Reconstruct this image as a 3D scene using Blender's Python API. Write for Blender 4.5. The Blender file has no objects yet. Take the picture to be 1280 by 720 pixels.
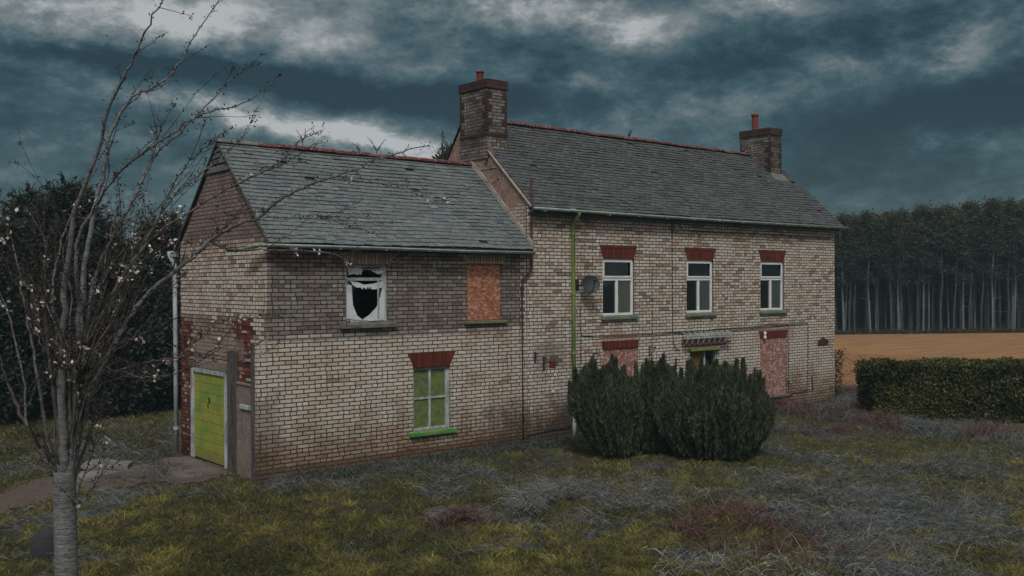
import bpy, math, random
import numpy as np
from mathutils import Vector, Matrix
random.seed(7); rng = np.random.default_rng(7)
sc = bpy.context.scene
col = sc.collection
PI = math.pi

# ------------------------------------------------------------------ camera
CX, CY, CZ = -7.3051, -15.536, 3.43
YAW, PITCH, ROLL, FPX = 0.883, -0.0052, -0.0036, 1209.48
Fv = np.array([math.cos(YAW)*math.cos(PITCH), math.sin(YAW)*math.cos(PITCH), math.sin(PITCH)])
R0 = np.array([math.sin(YAW), -math.cos(YAW), 0.0]); U0 = np.cross(R0, Fv)
Rv = R0*math.cos(ROLL)+U0*math.sin(ROLL); Uv = -R0*math.sin(ROLL)+U0*math.cos(ROLL)
CAM = np.array([CX, CY, CZ])
cd = bpy.data.cameras.new('camera'); cam = bpy.data.objects.new('camera', cd); col.objects.link(cam)
cam.matrix_world = Matrix(((Rv[0], Uv[0], -Fv[0], CX), (Rv[1], Uv[1], -Fv[1], CY), (Rv[2], Uv[2], -Fv[2], CZ), (0, 0, 0, 1)))
cd.sensor_width = 36; cd.lens = FPX/1280*36; cd.clip_end = 2000; cd.clip_start = .1
sc.camera = cam
sc.view_settings.view_transform = 'Standard'; sc.view_settings.look = 'None'
sc.view_settings.exposure = 0.0; sc.view_settings.gamma = 1
sc.render.resolution_x = 1024; sc.render.resolution_y = 576

def ray(px, py):
    return Fv+Rv*(px-640)/FPX+Uv*(360-py)/FPX
def atdepth(px, py, D):
    return CAM+ray(px, py)*D
def onplane(px, py, ax, v):
    d = ray(px, py); return CAM+d*(v-CAM[ax])/d[ax]

# ------------------------------------------------------------------ node helper
class NT:
    def __init__(s, nt): s.nt = nt
    def n(s, typ, **kw):
        nd = s.nt.nodes.new(typ)
        for k, v in kw.items():
            if k.startswith('_'): setattr(nd, k[1:], v)
            else: s.set(nd, k, v)
        return nd
    def set(s, nd, key, v):
        inp = nd.inputs[int(key[1:])] if (key[0] == 'i' and key[1:].isdigit()) else nd.inputs[key.replace('_', ' ')]
        if isinstance(v, bpy.types.NodeSocket): s.nt.links.new(v, inp)
        else:
            if hasattr(inp.default_value, '__len__') and len(inp.default_value) == 4 and len(v) == 3: v = (*v, 1)
            inp.default_value = v
    def m(s, op, a, b=0.0, c=0.0, clamp=False):
        nd = s.nt.nodes.new('ShaderNodeMath'); nd.operation = op; nd.use_clamp = clamp
        for i, v in enumerate((a, b, c)):
            if isinstance(v, bpy.types.NodeSocket): s.nt.links.new(v, nd.inputs[i])
            else: nd.inputs[i].default_value = v
        return nd.outputs[0]
    def vm(s, op, a, b=(0, 0, 0)):
        nd = s.nt.nodes.new('ShaderNodeVectorMath'); nd.operation = op
        for i, v in enumerate((a, b)):
            if isinstance(v, bpy.types.NodeSocket): s.nt.links.new(v, nd.inputs[i])
            elif op == 'SCALE' and i == 1: nd.inputs['Scale'].default_value = v
            else: nd.inputs[i].default_value = v
        return nd.outputs[0]
    def scale(s, a, k):
        nd = s.nt.nodes.new('ShaderNodeVectorMath'); nd.operation = 'SCALE'
        s.nt.links.new(a, nd.inputs[0])
        if isinstance(k, bpy.types.NodeSocket): s.nt.links.new(k, nd.inputs['Scale'])
        else: nd.inputs['Scale'].default_value = k
        return nd.outputs[0]
    def mix(s, f, a, b, blend='MIX'):
        nd = s.nt.nodes.new('ShaderNodeMix'); nd.data_type = 'RGBA'; nd.blend_type = blend
        for inp, v in ((nd.inputs[0], f), (nd.inputs[6], a), (nd.inputs[7], b)):
            if isinstance(v, bpy.types.NodeSocket): s.nt.links.new(v, inp)
            elif hasattr(v, '__len__'): inp.default_value = (*v[:3], 1)
            else: inp.default_value = v
        return nd.outputs[2]
    def ramp(s, fac, stops, interp='LINEAR'):
        nd = s.nt.nodes.new('ShaderNodeValToRGB'); cr = nd.color_ramp; cr.interpolation = interp
        while len(cr.elements) < len(stops): cr.elements.new(0.5)
        for e, (p, c) in zip(cr.elements, stops):
            e.position = p; e.color = (*c, 1) if hasattr(c, '__len__') else (c, c, c, 1)
        s.nt.links.new(fac, nd.inputs[0]); return nd.outputs[0]
    def noise(s, vec, scale=5, detail=4, rough=.55, dist=0.0):
        nd = s.n('ShaderNodeTexNoise', Scale=float(scale), Detail=float(detail), Roughness=rough, Distortion=dist)
        if vec is not None: s.nt.links.new(vec, nd.inputs['Vector'])
        return nd.outputs['Fac'], nd.outputs['Color']
    def smooth(s, v, a, b, lo=0.0, hi=1.0):
        nd = s.nt.nodes.new('ShaderNodeMapRange'); nd.interpolation_type = 'SMOOTHSTEP'
        s.nt.links.new(v, nd.inputs[0])
        for i, x in enumerate((a, b, lo, hi)): nd.inputs[i+1].default_value = x
        return nd.outputs[0]

# ------------------------------------------------------------------ world: storm clouds over a Nishita sky
SUN_EL, SUN_AZ = math.radians(48), math.radians(-128)   # direction towards the sun (world angle from +X)
w = bpy.data.worlds.new('World'); sc.world = w; w.use_nodes = True
w.node_tree.nodes.clear(); T = NT(w.node_tree)
sky = T.n('ShaderNodeTexSky', _sky_type='NISHITA', _sun_disc=False, _sun_elevation=SUN_EL, _sun_rotation=PI/2-SUN_AZ)
gen = T.n('ShaderNodeTexCoord').outputs['Generated']
sp = T.n('ShaderNodeSeparateXYZ', Vector=gen)
dx, dy, dz = sp.outputs
ur = T.m('ADD', T.m('MULTIPLY', dx, float(R0[0])), T.m('MULTIPLY', dy, float(R0[1])))
uf = T.m('ADD', T.m('MULTIPLY', dx, float(math.cos(YAW))), T.m('MULTIPLY', dy, float(math.sin(YAW))))
az = T.m('ARCTAN2', ur, uf); el = T.m('ARCSINE', dz)
elp = T.m('MAXIMUM', el, 0.0)
den = T.m('ADD', T.m('MAXIMUM', dz, 0.0), 0.10)
plane = T.n('ShaderNodeCombineXYZ', X=T.m('DIVIDE', ur, den), Y=T.m('DIVIDE', uf, den), Z=1.3).outputs[0]
n1, n1c = T.noise(T.vm('MULTIPLY', plane, (.62, .8, 1)), 1.0, 8, .56, .35)
n2, n2c = T.noise(T.vm('MULTIPLY', plane, (1.7, 2.4, 1)), 1.0, 7, .6, .3)
angv = T.n('ShaderNodeCombineXYZ', X=T.m('MULTIPLY', az, 4.0), Y=T.m('MULTIPLY', el, 7.2), Z=.4).outputs[0]
n3, n3c = T.noise(angv, 2.4, 12, .66, .2)
n4, _ = T.noise(T.vm('MULTIPLY', angv, (1, 1.0, 1)), 6.0, 11, .70, .1)
wn = T.n('ShaderNodeSeparateColor', Color=n3c).outputs
waz = T.m('ADD', az, T.m('MULTIPLY', T.m('SUBTRACT', wn[0], .5), .16))
wel = T.m('ADD', el, T.m('MULTIPLY', T.m('SUBTRACT', wn[1], .5), .055))
dens = T.m('ADD', T.m('ADD', T.m('MULTIPLY', T.m('SUBTRACT', n1, .5), .30), T.m('MULTIPLY', T.m('SUBTRACT', n2, .5), .10)),
           T.m('ADD', T.m('MULTIPLY', T.m('SUBTRACT', n3, .5), 1.35), T.m('MULTIPLY', T.m('SUBTRACT', n4, .5), .95)))
def blob(px, py, sx, sy, wt, tilt=0.0):
    a0 = math.atan((px-640)/FPX); e0 = math.atan((356-py)/FPX)
    da = T.m('SUBTRACT', waz, a0); de = T.m('SUBTRACT', wel, e0)
    de = T.m('ADD', de, T.m('MULTIPLY', da, tilt))
    q = T.m('ADD', T.m('POWER', T.m('ABSOLUTE', T.m('DIVIDE', da, sx/FPX)), 2.0), T.m('POWER', T.m('ABSOLUTE', T.m('DIVIDE', de, sy/FPX)), 2.0))
    return T.m('MULTIPLY', T.m('EXPONENT', T.m('MULTIPLY', q, -1.0)), wt)
BL = [  # storm-light gaps (+) and heavy banks (-)
 (120, 35, 170, 34, .42, 0), (310, 30, 150, 36, .30, 0), (20, 8, 60, 18, -.3, 0), (60, 78, 110, 12, .30, .08), (240, 100, 330, 13, -.42, .10),
 (110, 98, 120, 10, -.25, .1), (430, 118, 230, 20, -.40, .06), (430, 62, 150, 22, .26, .05),
 (300, 152, 110, 16, .42, .14), (430, 170, 130, 16, .36, .16), (530, 190, 90, 14, .45, .16), (560, 150, 120, 14, -.3, .2),
 (70, 200, 160, 50, -.05, 0), (60, 250, 160, 40, -.10, 0),
 (600, 60, 120, 30, -.10, 0), (760, 20, 170, 30, .30, 0), (800, 40, 60, 22, .22, 0), (752, 108, 44, 14, .30, 0),
 (640, 15, 60, 25, .15, 0), (900, 90, 170, 26, -.34, -.05), (990, 20, 60, 22, .22, .1), (1080, 60, 130, 25, -.12, -.1), (1180, 162, 170, 44, -.62, -.08),
 (1215, 104, 30, 22, .34, 0), (1080, 100, 80, 18, .16, 0), (1240, 205, 70, 20, .24, 0), (1260, 60, 70, 18, .16, -.2),
 (1000, 140, 150, 20, .12, 0), (860, 150, 120, 26, .05, 0), (1100, 230, 150, 30, -.25, 0), (700, 130, 120, 20, -.22, 0)]
for b in BL: dens = T.m('ADD', dens, blob(*b))
ccol = T.ramp(T.m('ADD', T.m('MULTIPLY', dens, 1.0), .405), [(0.0, (.007, .024, .032)), (.18, (.013, .040, .051)), (.38, (.036, .076, .089)), (.55, (.085, .125, .135)), (.75, (.19, .22, .225)), (1.0, (.44, .46, .46))])
# unseen cloud overhead and behind the viewer is boosted to light the house
over = T.smooth(dz, .32, .85, 1.0, 5.0)
back = T.smooth(uf, .35, -.75, 1.0, 3.4)
cl = T.n('ShaderNodeMix', _data_type='RGBA', _blend_type='MIX')
lum = T.n('ShaderNodeRGBToBW', Color=ccol).outputs[0]
gcol = T.n('ShaderNodeCombineColor', Red=T.m('MULTIPLY', lum, 1.05), Green=T.m('MULTIPLY', lum, 1.0), Blue=T.m('MULTIPLY', lum, .93)).outputs[0]
wk = T.m('MAXIMUM', T.smooth(dz, .32, .7), T.smooth(uf, .3, -.3))
T.nt.links.new(T.scale(T.mix(wk, ccol, gcol), T.m('MULTIPLY', over, back)), cl.inputs[6])
T.nt.links.new(T.scale(sky.outputs[0], .09), cl.inputs[7]); cl.inputs[0].default_value = .07
bg = T.n('ShaderNodeBackground', Color=cl.outputs[2], Strength=1.0)
T.nt.links.new(bg.outputs[0], T.n('ShaderNodeOutputWorld').inputs[0])

sd = bpy.data.lights.new('sun', 'SUN'); sun = bpy.data.objects.new('sun', sd); col.objects.link(sun)
sd.energy = 1.9; sd.angle = math.radians(14); sd.color = (1.0, .965, .925)
sdir = Vector((math.cos(SUN_EL)*math.cos(SUN_AZ), math.cos(SUN_EL)*math.sin(SUN_AZ), math.sin(SUN_EL)))
sun.rotation_euler = sdir.to_track_quat('Z', 'Y').to_euler(); sun.location = (0, -20, 30)

# ------------------------------------------------------------------ materials
def mat(name):
    m = bpy.data.materials.new(name); m.use_nodes = True; m.node_tree.nodes.clear()
    t = NT(m.node_tree)
    bs = t.n('ShaderNodeBsdfPrincipled', Roughness=.85); bs.inputs['Specular IOR Level'].default_value = .3
    t.nt.links.new(bs.outputs[0], t.n('ShaderNodeOutputMaterial').inputs[0])
    return m, t, bs
def bump(t, bs, h, strength=.5, dist=.01):
    b = t.n('ShaderNodeBump', Strength=strength, Distance=dist); t.nt.links.new(h, b.inputs['Height'])
    t.nt.links.new(b.outputs[0], bs.inputs['Normal'])
def dirty(name, c1, c2, scale=6, rough=.85, c3=None, spec=.3, stretch=(1, 1, 1), bstr=.3, metallic=0):
    m, t, bs = mat(name)
    oc = t.vm('MULTIPLY', t.n('ShaderNodeTexCoord').outputs['Object'], stretch)
    f, _ = t.noise(oc, scale, 6, .65); g, _ = t.noise(oc, scale*7, 4, .7)
    c = t.mix(t.smooth(f, .38, .62), c1, c2)
    if c3: c = t.mix(t.smooth(g, .52, .68), c, c3)
    c = t.mix(1.0, c, t.ramp(g, [(.25, .72), (.75, 1.15)]), 'MULTIPLY')
    t.set(bs, 'Base_Color', c); bs.inputs['Roughness'].default_value = rough
    bs.inputs['Specular IOR Level'].default_value = spec; bs.inputs['Metallic'].default_value = metallic
    bump(t, bs, g, bstr, .004)
    return m

def brick_mat(name, pal, mortar, regions=(), darkreg=(), stains=True, w=.232, h=.0745, flat=1.0, plaster=()):
    m, t, bs = mat(name)
    uv = t.n('ShaderNodeTexCoord').outputs['UV']
    _, nc = t.noise(uv, 5, 3, .6)
    uvd = t.vm('ADD', uv, t.vm('MULTIPLY', t.vm('SUBTRACT', nc, (.5, .5, .5)), (.030, .020, 0)))
    u, v, _z = t.n('ShaderNodeSeparateXYZ', Vector=uvd).outputs
    vr = t.m('DIVIDE', v, h); r = t.m('FLOOR', vr); fv = t.m('FRACT', vr)
    rh = t.n('ShaderNodeTexWhiteNoise', _noise_dimensions='1D'); t.nt.links.new(r, rh.inputs['W'])
    par = t.m('FLOORED_MODULO', r, 2.0)
    uo = t.m('ADD', t.m('ADD', t.m('DIVIDE', u, w), t.m('MULTIPLY', par, .5)), t.m('MULTIPLY', rh.outputs['Value'], .16))
    # every third brick or so is a header: split the cell
    c0 = t.m('FLOOR', uo); f0 = t.m('FRACT', uo)
    wn0 = t.n('ShaderNodeTexWhiteNoise', _noise_dimensions='2D', Vector=t.n('ShaderNodeCombineXYZ', X=c0, Y=r).outputs[0])
    split = t.m('GREATER_THAN', wn0.outputs['Value'], .84)
    half = t.m('MULTIPLY', split, t.m('GREATER_THAN', f0, .5))
    cell = t.m('ADD', c0, t.m('MULTIPLY', half, .37))
    eu1 = t.m('MULTIPLY', t.m('MINIMUM', f0, t.m('SUBTRACT', 1.0, f0)), w)
    eus = t.m('MULTIPLY', t.m('ABSOLUTE', t.m('SUBTRACT', f0, .5)), w)
    eu = t.m('MINIMUM', eu1, t.m('ADD', eus, t.m('MULTIPLY', t.m('SUBTRACT', 1.0, split), 1.0)))
    ev = t.m('MULTIPLY', t.m('MINIMUM', fv, t.m('SUBTRACT', 1.0, fv)), h)
    e = t.m('MINIMUM', eu, ev)
    ne, _ = t.noise(uv, 26, 3, .7)
    e2 = t.m('ADD', e, t.m('MULTIPLY', t.m('SUBTRACT', ne, .5), .009))
    mask = t.smooth(e2, .0055, .0115)
    cv = t.n('ShaderNodeCombineXYZ', X=cell, Y=r).outputs[0]
    wn = t.n('ShaderNodeTexWhiteNoise', _noise_dimensions='2D', Vector=cv)
    k = wn.outputs['Value']; kc = t.n('ShaderNodeSeparateColor', Color=wn.outputs['Color']).outputs
    big, _ = t.noise(uv, .9, 4, .6)
    kk = t.m('ADD', t.m('MULTIPLY', k, .60), t.m('MULTIPLY', t.smooth(big, .32, .68), .40))
    c = t.ramp(kk, pal)
    # regions of other brick, brick by brick
    bu = t.m('MULTIPLY', t.m('SUBTRACT', c0, t.m('MULTIPLY', par, .5)), w); bv = t.m('MULTIPLY', r, h)
    jit = t.m('MULTIPLY', t.m('SUBTRACT', kc[0], .5), .5)
    def reg(u0, u1, v0, v1, s, uu=bu, vv=bv, j=jit):
        d = t.m('MINIMUM', t.m('MINIMUM', t.m('SUBTRACT', uu, u0), t.m('SUBTRACT', u1, uu)), t.m('MINIMUM', t.m('SUBTRACT', vv, v0), t.m('SUBTRACT', v1, vv)))
        return t.m('GREATER_THAN', t.m('ADD', d, t.m('MULTIPLY', j, s)), 0.0)
    for (u0, u1, v0, v1, s, pal2) in regions:
        c = t.mix(reg(u0, u1, v0, v1, s), c, t.ramp(k, pal2))
    # weathering of each brick face
    g, _ = t.noise(uv, 55, 4, .7)
    c = t.mix(1.0, c, t.ramp(g, [(.2, .66), (.8, 1.28)]), 'MULTIPLY')
    c = t.mix(mask, mortar, c)
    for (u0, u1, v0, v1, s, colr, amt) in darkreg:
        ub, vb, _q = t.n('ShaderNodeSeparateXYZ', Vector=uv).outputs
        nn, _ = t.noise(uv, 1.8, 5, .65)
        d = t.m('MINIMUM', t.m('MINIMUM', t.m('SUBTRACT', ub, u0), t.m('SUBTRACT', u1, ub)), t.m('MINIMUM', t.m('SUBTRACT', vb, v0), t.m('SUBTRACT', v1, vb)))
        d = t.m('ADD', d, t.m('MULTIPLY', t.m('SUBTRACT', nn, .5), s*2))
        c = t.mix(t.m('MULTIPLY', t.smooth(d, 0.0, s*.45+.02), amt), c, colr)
    if stains:
        s1, _ = t.noise(t.vm('MULTIPLY', uv, (1.5, .5, 1)), 1.3, 6, .7)
        c = t.mix(t.smooth(s1, .5, .72, 0, .55), c, t.mix(1.0, c, (.52, .46, .42), 'MULTIPLY'))
        ub, vb, _q = t.n('ShaderNodeSeparateXYZ', Vector=uv).outputs
        nn, _ = t.noise(uv, 1.4, 6, .7)
        low = t.smooth(t.m('ADD', vb, t.m('MULTIPLY', t.m('SUBTRACT', nn, .5), 2.6)), .25, 1.25, .95, 0.0)
        c = t.mix(low, c, t.mix(1.0, c, (.50, .40, .33), 'MULTIPLY'))
        gr, _ = t.noise(uv, 2.6, 6, .75)
        c = t.mix(t.smooth(gr, .55, .75, 0, .5), c, t.mix(mask, (.05, .045, .04), (.27, .245, .22)))
    t.set(bs, 'Base_Color', c); bs.inputs['Roughness'].default_value = .93; bs.inputs['Specular IOR Level'].default_value = .15
    hh = t.m('ADD', t.m('ADD', mask, t.m('MULTIPLY', k, .35)), t.m('MULTIPLY', g, .35))
    bump(t, bs, hh, .75, .010)
    return m
buff = [(0, (.20, .16, .13)), (.10, (.33, .24, .185)), (.22, (.43, .33, .26)), (.42, (.44, .385, .325)), (.65, (.50, .455, .395)), (.85, (.50, .475, .425)), (1, (.60, .57, .50))]
palebuff = [(0, (.17, .14, .12)), (.07, (.36, .25, .19)), (.18, (.43, .34, .265)), (.4, (.46, .41, .35)), (.75, (.51, .47, .41)), (1, (.63, .59, .52))]
greyb = [(0, (.12, .10, .09)), (.3, (.17, .142, .126)), (.6, (.205, .18, .162)), (.85, (.235, .215, .195)), (1, (.28, .255, .23))]
redb = [(0, (.07, .02, .018)), (.4, (.15, .040, .030)), (.75, (.22, .065, .045)), (.88, (.25, .16, .13)), (1, (.40, .34, .30))]
pinkb = [(0, (.15, .11, .095)), (.4, (.24, .175, .145)), (.8, (.30, .235, .20)), (1, (.38, .32, .28))]
MORT = (.030, .028, .026)
M = {}
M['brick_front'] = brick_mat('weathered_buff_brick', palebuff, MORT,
    regions=[(-1, 5.66, 2.46, 6, .10, greyb), (5.75, 20, 2.2, 9, .5, buff), (6.36, 6.66, 1.60, 1.80, 0, redb), (16.55, 17.0, 1.64, 1.74, 0, redb), (14.1, 15.1, .0, .34, .1, redb), (6.2, 6.6, .9, 1.5, .2, palebuff)],
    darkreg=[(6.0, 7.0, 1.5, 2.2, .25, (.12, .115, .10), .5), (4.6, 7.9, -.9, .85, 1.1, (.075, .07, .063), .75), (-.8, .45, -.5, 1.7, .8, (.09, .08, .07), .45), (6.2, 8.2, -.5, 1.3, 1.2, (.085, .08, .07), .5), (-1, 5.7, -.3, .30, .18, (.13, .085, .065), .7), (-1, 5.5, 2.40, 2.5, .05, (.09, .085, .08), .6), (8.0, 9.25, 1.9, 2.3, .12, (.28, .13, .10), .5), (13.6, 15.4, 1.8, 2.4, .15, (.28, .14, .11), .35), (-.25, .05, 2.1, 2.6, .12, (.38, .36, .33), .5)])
M['brick_gable'] = brick_mat('gable_brick', pinkb, MORT,
    regions=[(-1, 9, 2.78, 4.22, .25, buff), (.15, 1.28, 1.6, 2.78, .22, redb), (3.3, 4.3, -1, 2.72, .2, redb), (1.2, 3.3, 2.3, 2.7, .4, pinkb), (.1, .5, 2.3, 2.75, .2, buff)],
    darkreg=[(.9, 3.3, 2.0, 2.48, .2, (.26, .215, .18), .55), (-1, 5, 4.1, 6.2, .08, (.10, .078, .07), .35)])
def party():
    m, t, bs = mat('patched_render_over_brick'); uv = t.n('ShaderNodeTexCoord').outputs['UV']
    f, _ = t.noise(uv, 2.2, 6, .7); g, _ = t.noise(uv, 11, 6, .8); h, _ = t.noise(uv, 40, 4, .7)
    c = t.mix(t.smooth(f, .42, .6), (.15, .115, .098), (.25, .155, .115)); c = t.mix(t.smooth(g, .52, .62, 0, .85), c, (.33, .29, .26)); c = t.mix(t.smooth(g, .36, .45, .8, 0), c, (.075, .055, .05)); c = t.mix(1.0, c, t.ramp(h, [(.2, .6), (.8, 1.4)]), 'MULTIPLY')
    u, v, _z = t.n('ShaderNodeSeparateXYZ', Vector=uv).outputs
    br = t.n('ShaderNodeTexBrick', Vector=uv, Color1=(.42, .36, .29), Color2=(.33, .26, .20), Mortar=(.04, .035, .03), Scale=1.0); br.inputs['Brick Width'].default_value = .23; br.inputs['Row Height'].default_value = .0745; br.inputs['Mortar Size'].default_value = .008
    lo = t.smooth(t.m('ADD', v, t.m('MULTIPLY', t.m('SUBTRACT', f, .5), 1.6)), 4.95, 5.15, 1, 0)
    c = t.mix(lo, c, br.outputs['Color']); t.set(bs, 'Base_Color', c); bump(t, bs, t.m('ADD', g, h), .8, .012); return m
M['brick_party'] = party()
M['brick_chimney'] = brick_mat('sooty_chimney_brick', [(0, (.045, .035, .03)), (.4, (.13, .115, .10)), (.8, (.21, .19, .17)), (1, (.31, .29, .27))], MORT, stains=False)
M['brick_quoin'] = brick_mat('dark_red_quoin_brick', [(0, (.025, .016, .014)), (.5, (.050, .026, .022)), (1, (.085, .04, .034))], (.05, .04, .04), stains=False)
M['lintel'] = brick_mat('red_soldier_brick', [(0, (.075, .016, .011)), (.5, (.125, .027, .017)), (1, (.17, .042, .027))], (.05, .02, .016), stains=False, w=.075, h=.6)
M['lintel_old'] = brick_mat('worn_soldier_brick', [(0, (.20, .14, .105)), (.5, (.33, .25, .19)), (1, (.42, .34, .27))], (.09, .075, .065), stains=False, w=.075, h=.6)
M['red_step'] = brick_mat('dark_red_step_brick', [(0, (.06, .015, .012)), (1, (.14, .035, .028))], (.05, .03, .03), stains=False)

def attr_mat(name, rough=.9, spec=.2, trans=0.0, nscale=40, bstr=.4):
    m, t, bs = mat(name)
    a = t.n('ShaderNodeAttribute', _attribute_name='Col').outputs['Color']
    g, _ = t.noise(t.n('ShaderNodeTexCoord').outputs['Object'], nscale, 3, .6)
    c = t.mix(1.0, a, t.ramp(g, [(.2, .7), (.8, 1.25)]), 'MULTIPLY')
    t.set(bs, 'Base_Color', c); bs.inputs['Roughness'].default_value = rough; bs.inputs['Specular IOR Level'].default_value = spec
    if trans:
        tr = t.n('ShaderNodeBsdfTranslucent', Color=c); mx = t.n('ShaderNodeMixShader', Fac=trans)
        t.nt.links.new(bs.outputs[0], mx.inputs[1]); t.nt.links.new(tr.outputs[0], mx.inputs[2])
        out = [n for n in t.nt.nodes if n.type == 'OUTPUT_MATERIAL'][0]; t.nt.links.new(mx.outputs[0], out.inputs[0])
    if bstr: bump(t, bs, g, bstr, .004)
    return m
M['leaf'] = attr_mat('leaf_surface', .8, .2, .15, 30, 0)
M['blade'] = attr_mat('grass_surface', .85, .15, .2, 30, 0)
def slate_mat(name, lich_amt, lichcol, tint):
    m, t, bs = mat(name)
    a = t.n('ShaderNodeAttribute', _attribute_name='Col').outputs['Color']
    oc = t.n('ShaderNodeTexCoord').outputs['Object']
    g, _ = t.noise(oc, 24, 6, .8); f, _ = t.noise(oc, 1.1, 6, .7); l, _ = t.noise(oc, 13, 6, .8)
    c = t.mix(1.0, a, t.ramp(g, [(.3, .45), (.5, .95), (.7, 1.65)]), 'MULTIPLY')
    c = t.mix(t.smooth(f, .45, .7, 0, .5), c, tint)
    c = t.mix(t.m('MULTIPLY', t.smooth(l, .56, .66), t.smooth(f, .42, .60, .25, lich_amt)), c, lichcol)
    t.set(bs, 'Base_Color', c); bs.inputs['Roughness'].default_value = .72; bs.inputs['Specular IOR Level'].default_value = .35
    bump(t, bs, g, .5, .006); return m
M['slate'] = slate_mat('green_grey_slate', .45, (.30, .32, .30), (.115, .125, .12))
M['slate_old'] = slate_mat('lichen_spotted_slate', .8, (.30, .30, .28), (.058, .054, .056))
M['ridge'] = dirty('red_ridge_tile', (.125, .028, .030), (.075, .022, .025), 3, .85, (.30, .22, .20))
M['ridge_grey'] = dirty('grey_ridge_tile', (.12, .12, .12), (.17, .16, .15), 4, .9)
M['gutter'] = dirty('grey_green_gutter_paint', (.36, .42, .42), (.26, .31, .30), 3, .6, (.16, .20, .17))
M['pipe_green'] = dirty('mossy_yellow_green_pipe', (.20, .25, .06), (.12, .18, .06), 4, .7, (.10, .12, .05), stretch=(1, 1, .4))
M['pipe_pale'] = dirty('pale_grey_pipe', (.40, .43, .45), (.27, .29, .30), 4, .6, (.2, .2, .19), stretch=(1, 1, .5))
M['rust'] = dirty('rust_brown_iron', (.055, .025, .02), (.03, .02, .02), 6, .8)
M['black'] = dirty('black_rubber', (.012, .012, .013), (.02, .02, .02), 6, .6)
M['iron'] = dirty('dark_iron', (.02, .022, .025), (.035, .03, .03), 8, .6)
M['upvc'] = dirty('white_frame_plastic', (.74, .76, .77), (.62, .65, .66), 3, .45, (.5, .52, .5), spec=.45, bstr=.05)
M['oldpaint'] = dirty('flaking_grey_white_paint', (.44, .50, .50), (.24, .27, .27), 7, .85, (.09, .085, .08), stretch=(1, 1, .4))
M['timber'] = dirty('weathered_grey_timber', (.085, .075, .072), (.045, .04, .04), 5, .9, (.16, .145, .135), stretch=(4, 4, .35))
M['sill_green'] = dirty('algae_green_sill', (.09, .16, .11), (.20, .22, .12), 5, .85, (.05, .09, .07))
M['sill_bright'] = dirty('bright_green_sill_paint', (.035, .21, .045), (.13, .26, .04), 5, .8, (.02, .10, .10))
M['sill_grey'] = dirty('grey_stone_sill', (.15, .155, .15), (.10, .10, .095), 6, .9)
M['sill_moss'] = dirty('mossy_board_sill', (.16, .155, .06), (.12, .11, .08), 6, .9)
M['moss'] = dirty('yellow_green_moss', (.20, .22, .06), (.12, .15, .05), 12, .95)
M['render'] = dirty('brown_cement_render', (.20, .165, .135), (.15, .125, .105), 2.5, .95, (.25, .21, .18))
M['mortar_fillet'] = dirty('pale_cement_flashing', (.36, .33, .30), (.24, .22, .20), 4, .95, (.15, .13, .12))
M['plastic_sheet'] = dirty('torn_white_sheeting', (.60, .64, .64), (.46, .50, .50), 3, .6, (.36, .40, .4))
M['dark_in'] = dirty('unlit_room_plaster', (.16, .17, .18), (.11, .12, .13), 2, .95)
M['curtain'] = dirty('beige_curtain_cloth', (.75, .72, .60), (.60, .58, .48), 3, .95, stretch=(8, 8, .4))
M['curtain_teal'] = dirty('grey_green_blind', (.50, .62, .57), (.38, .48, .44), 3, .9, stretch=(8, 8, .4))
M['panel_dark'] = dirty('dark_painted_panel', (.10, .12, .13), (.06, .075, .08), 3, .7)
M['door_brown'] = dirty('orange_brown_door_wood', (.17, .075, .03), (.10, .045, .022), 3, .7, stretch=(5, 5, .4))
M['dish'] = dirty('dark_grey_dish_paint', (.028, .036, .042), (.02, .026, .032), 5, .6, spec=.3)
M['white'] = dirty('white_plastic', (.7, .7, .68), (.55, .55, .53), 6, .5)
M['pot'] = dirty('red_clay_pot', (.20, .045, .03), (.12, .035, .025), 6, .85)
M['rackred'] = dirty('faded_red_rack', (.12, .035, .04), (.08, .03, .035), 8, .8, (.18, .12, .13))
M['concrete'] = dirty('broken_concrete', (.20, .20, .195), (.13, .13, .125), 3, .95, (.09, .085, .08))
M['apron'] = dirty('gritty_brown_concrete', (.15, .125, .11), (.10, .088, .08), 3, .95, (.07, .06, .055))
M['bird'] = dirty('grey_brown_feathers', (.06, .06, .055), (.035, .035, .035), 20, .8)
M['lump'] = dirty('dark_grey_stone', (.028, .032, .036), (.018, .02, .022), 4, .95)
M['bark_pine'] = dirty('grey_pine_bark', (.052, .060, .064), (.030, .035, .038), 2, .95, (.10, .11, .11), stretch=(3, 3, .3))
M['bark_pine_pale'] = dirty('pale_pine_bark', (.17, .19, .19), (.09, .10, .105), 2, .95, (.05, .055, .055), stretch=(3, 3, .3))
M['bark_dark'] = dirty('dark_bark', (.04, .035, .03), (.06, .055, .05), 4, .95, stretch=(3, 3, .4))
# bark of the cherry with horizontal lenticel bands
def bark():
    m, t, bs = mat('banded_cherry_bark')
    oc = t.n('ShaderNodeTexCoord').outputs['Object']
    f, _ = t.noise(t.vm('MULTIPLY', oc, (4, 4, 46)), 2.2, 7, .8, 1.2); g, _ = t.noise(oc, 9, 5, .7); hh, _ = t.noise(oc, 60, 4, .7)
    c = t.mix(t.smooth(f, .42, .62), (.075, .078, .08), (.25, .26, .265))
    c = t.mix(t.smooth(g, .5, .7, 0, .75), c, (.06, .055, .05)); c = t.mix(t.smooth(hh, .5, .7, 0, .4), c, (.20, .20, .20))
    t.set(bs, 'Base_Color', c); bump(t, bs, t.m('ADD', f, hh), .9, .012); return m
M['bark'] = bark()
M['twig'] = dirty('brown_twig_bark', (.035, .030, .028), (.060, .052, .050), 5, .9)
M['branch'] = dirty('grey_brown_branch_bark', (.055, .048, .046), (.115, .105, .10), 5, .9, (.16, .155, .15))
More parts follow.
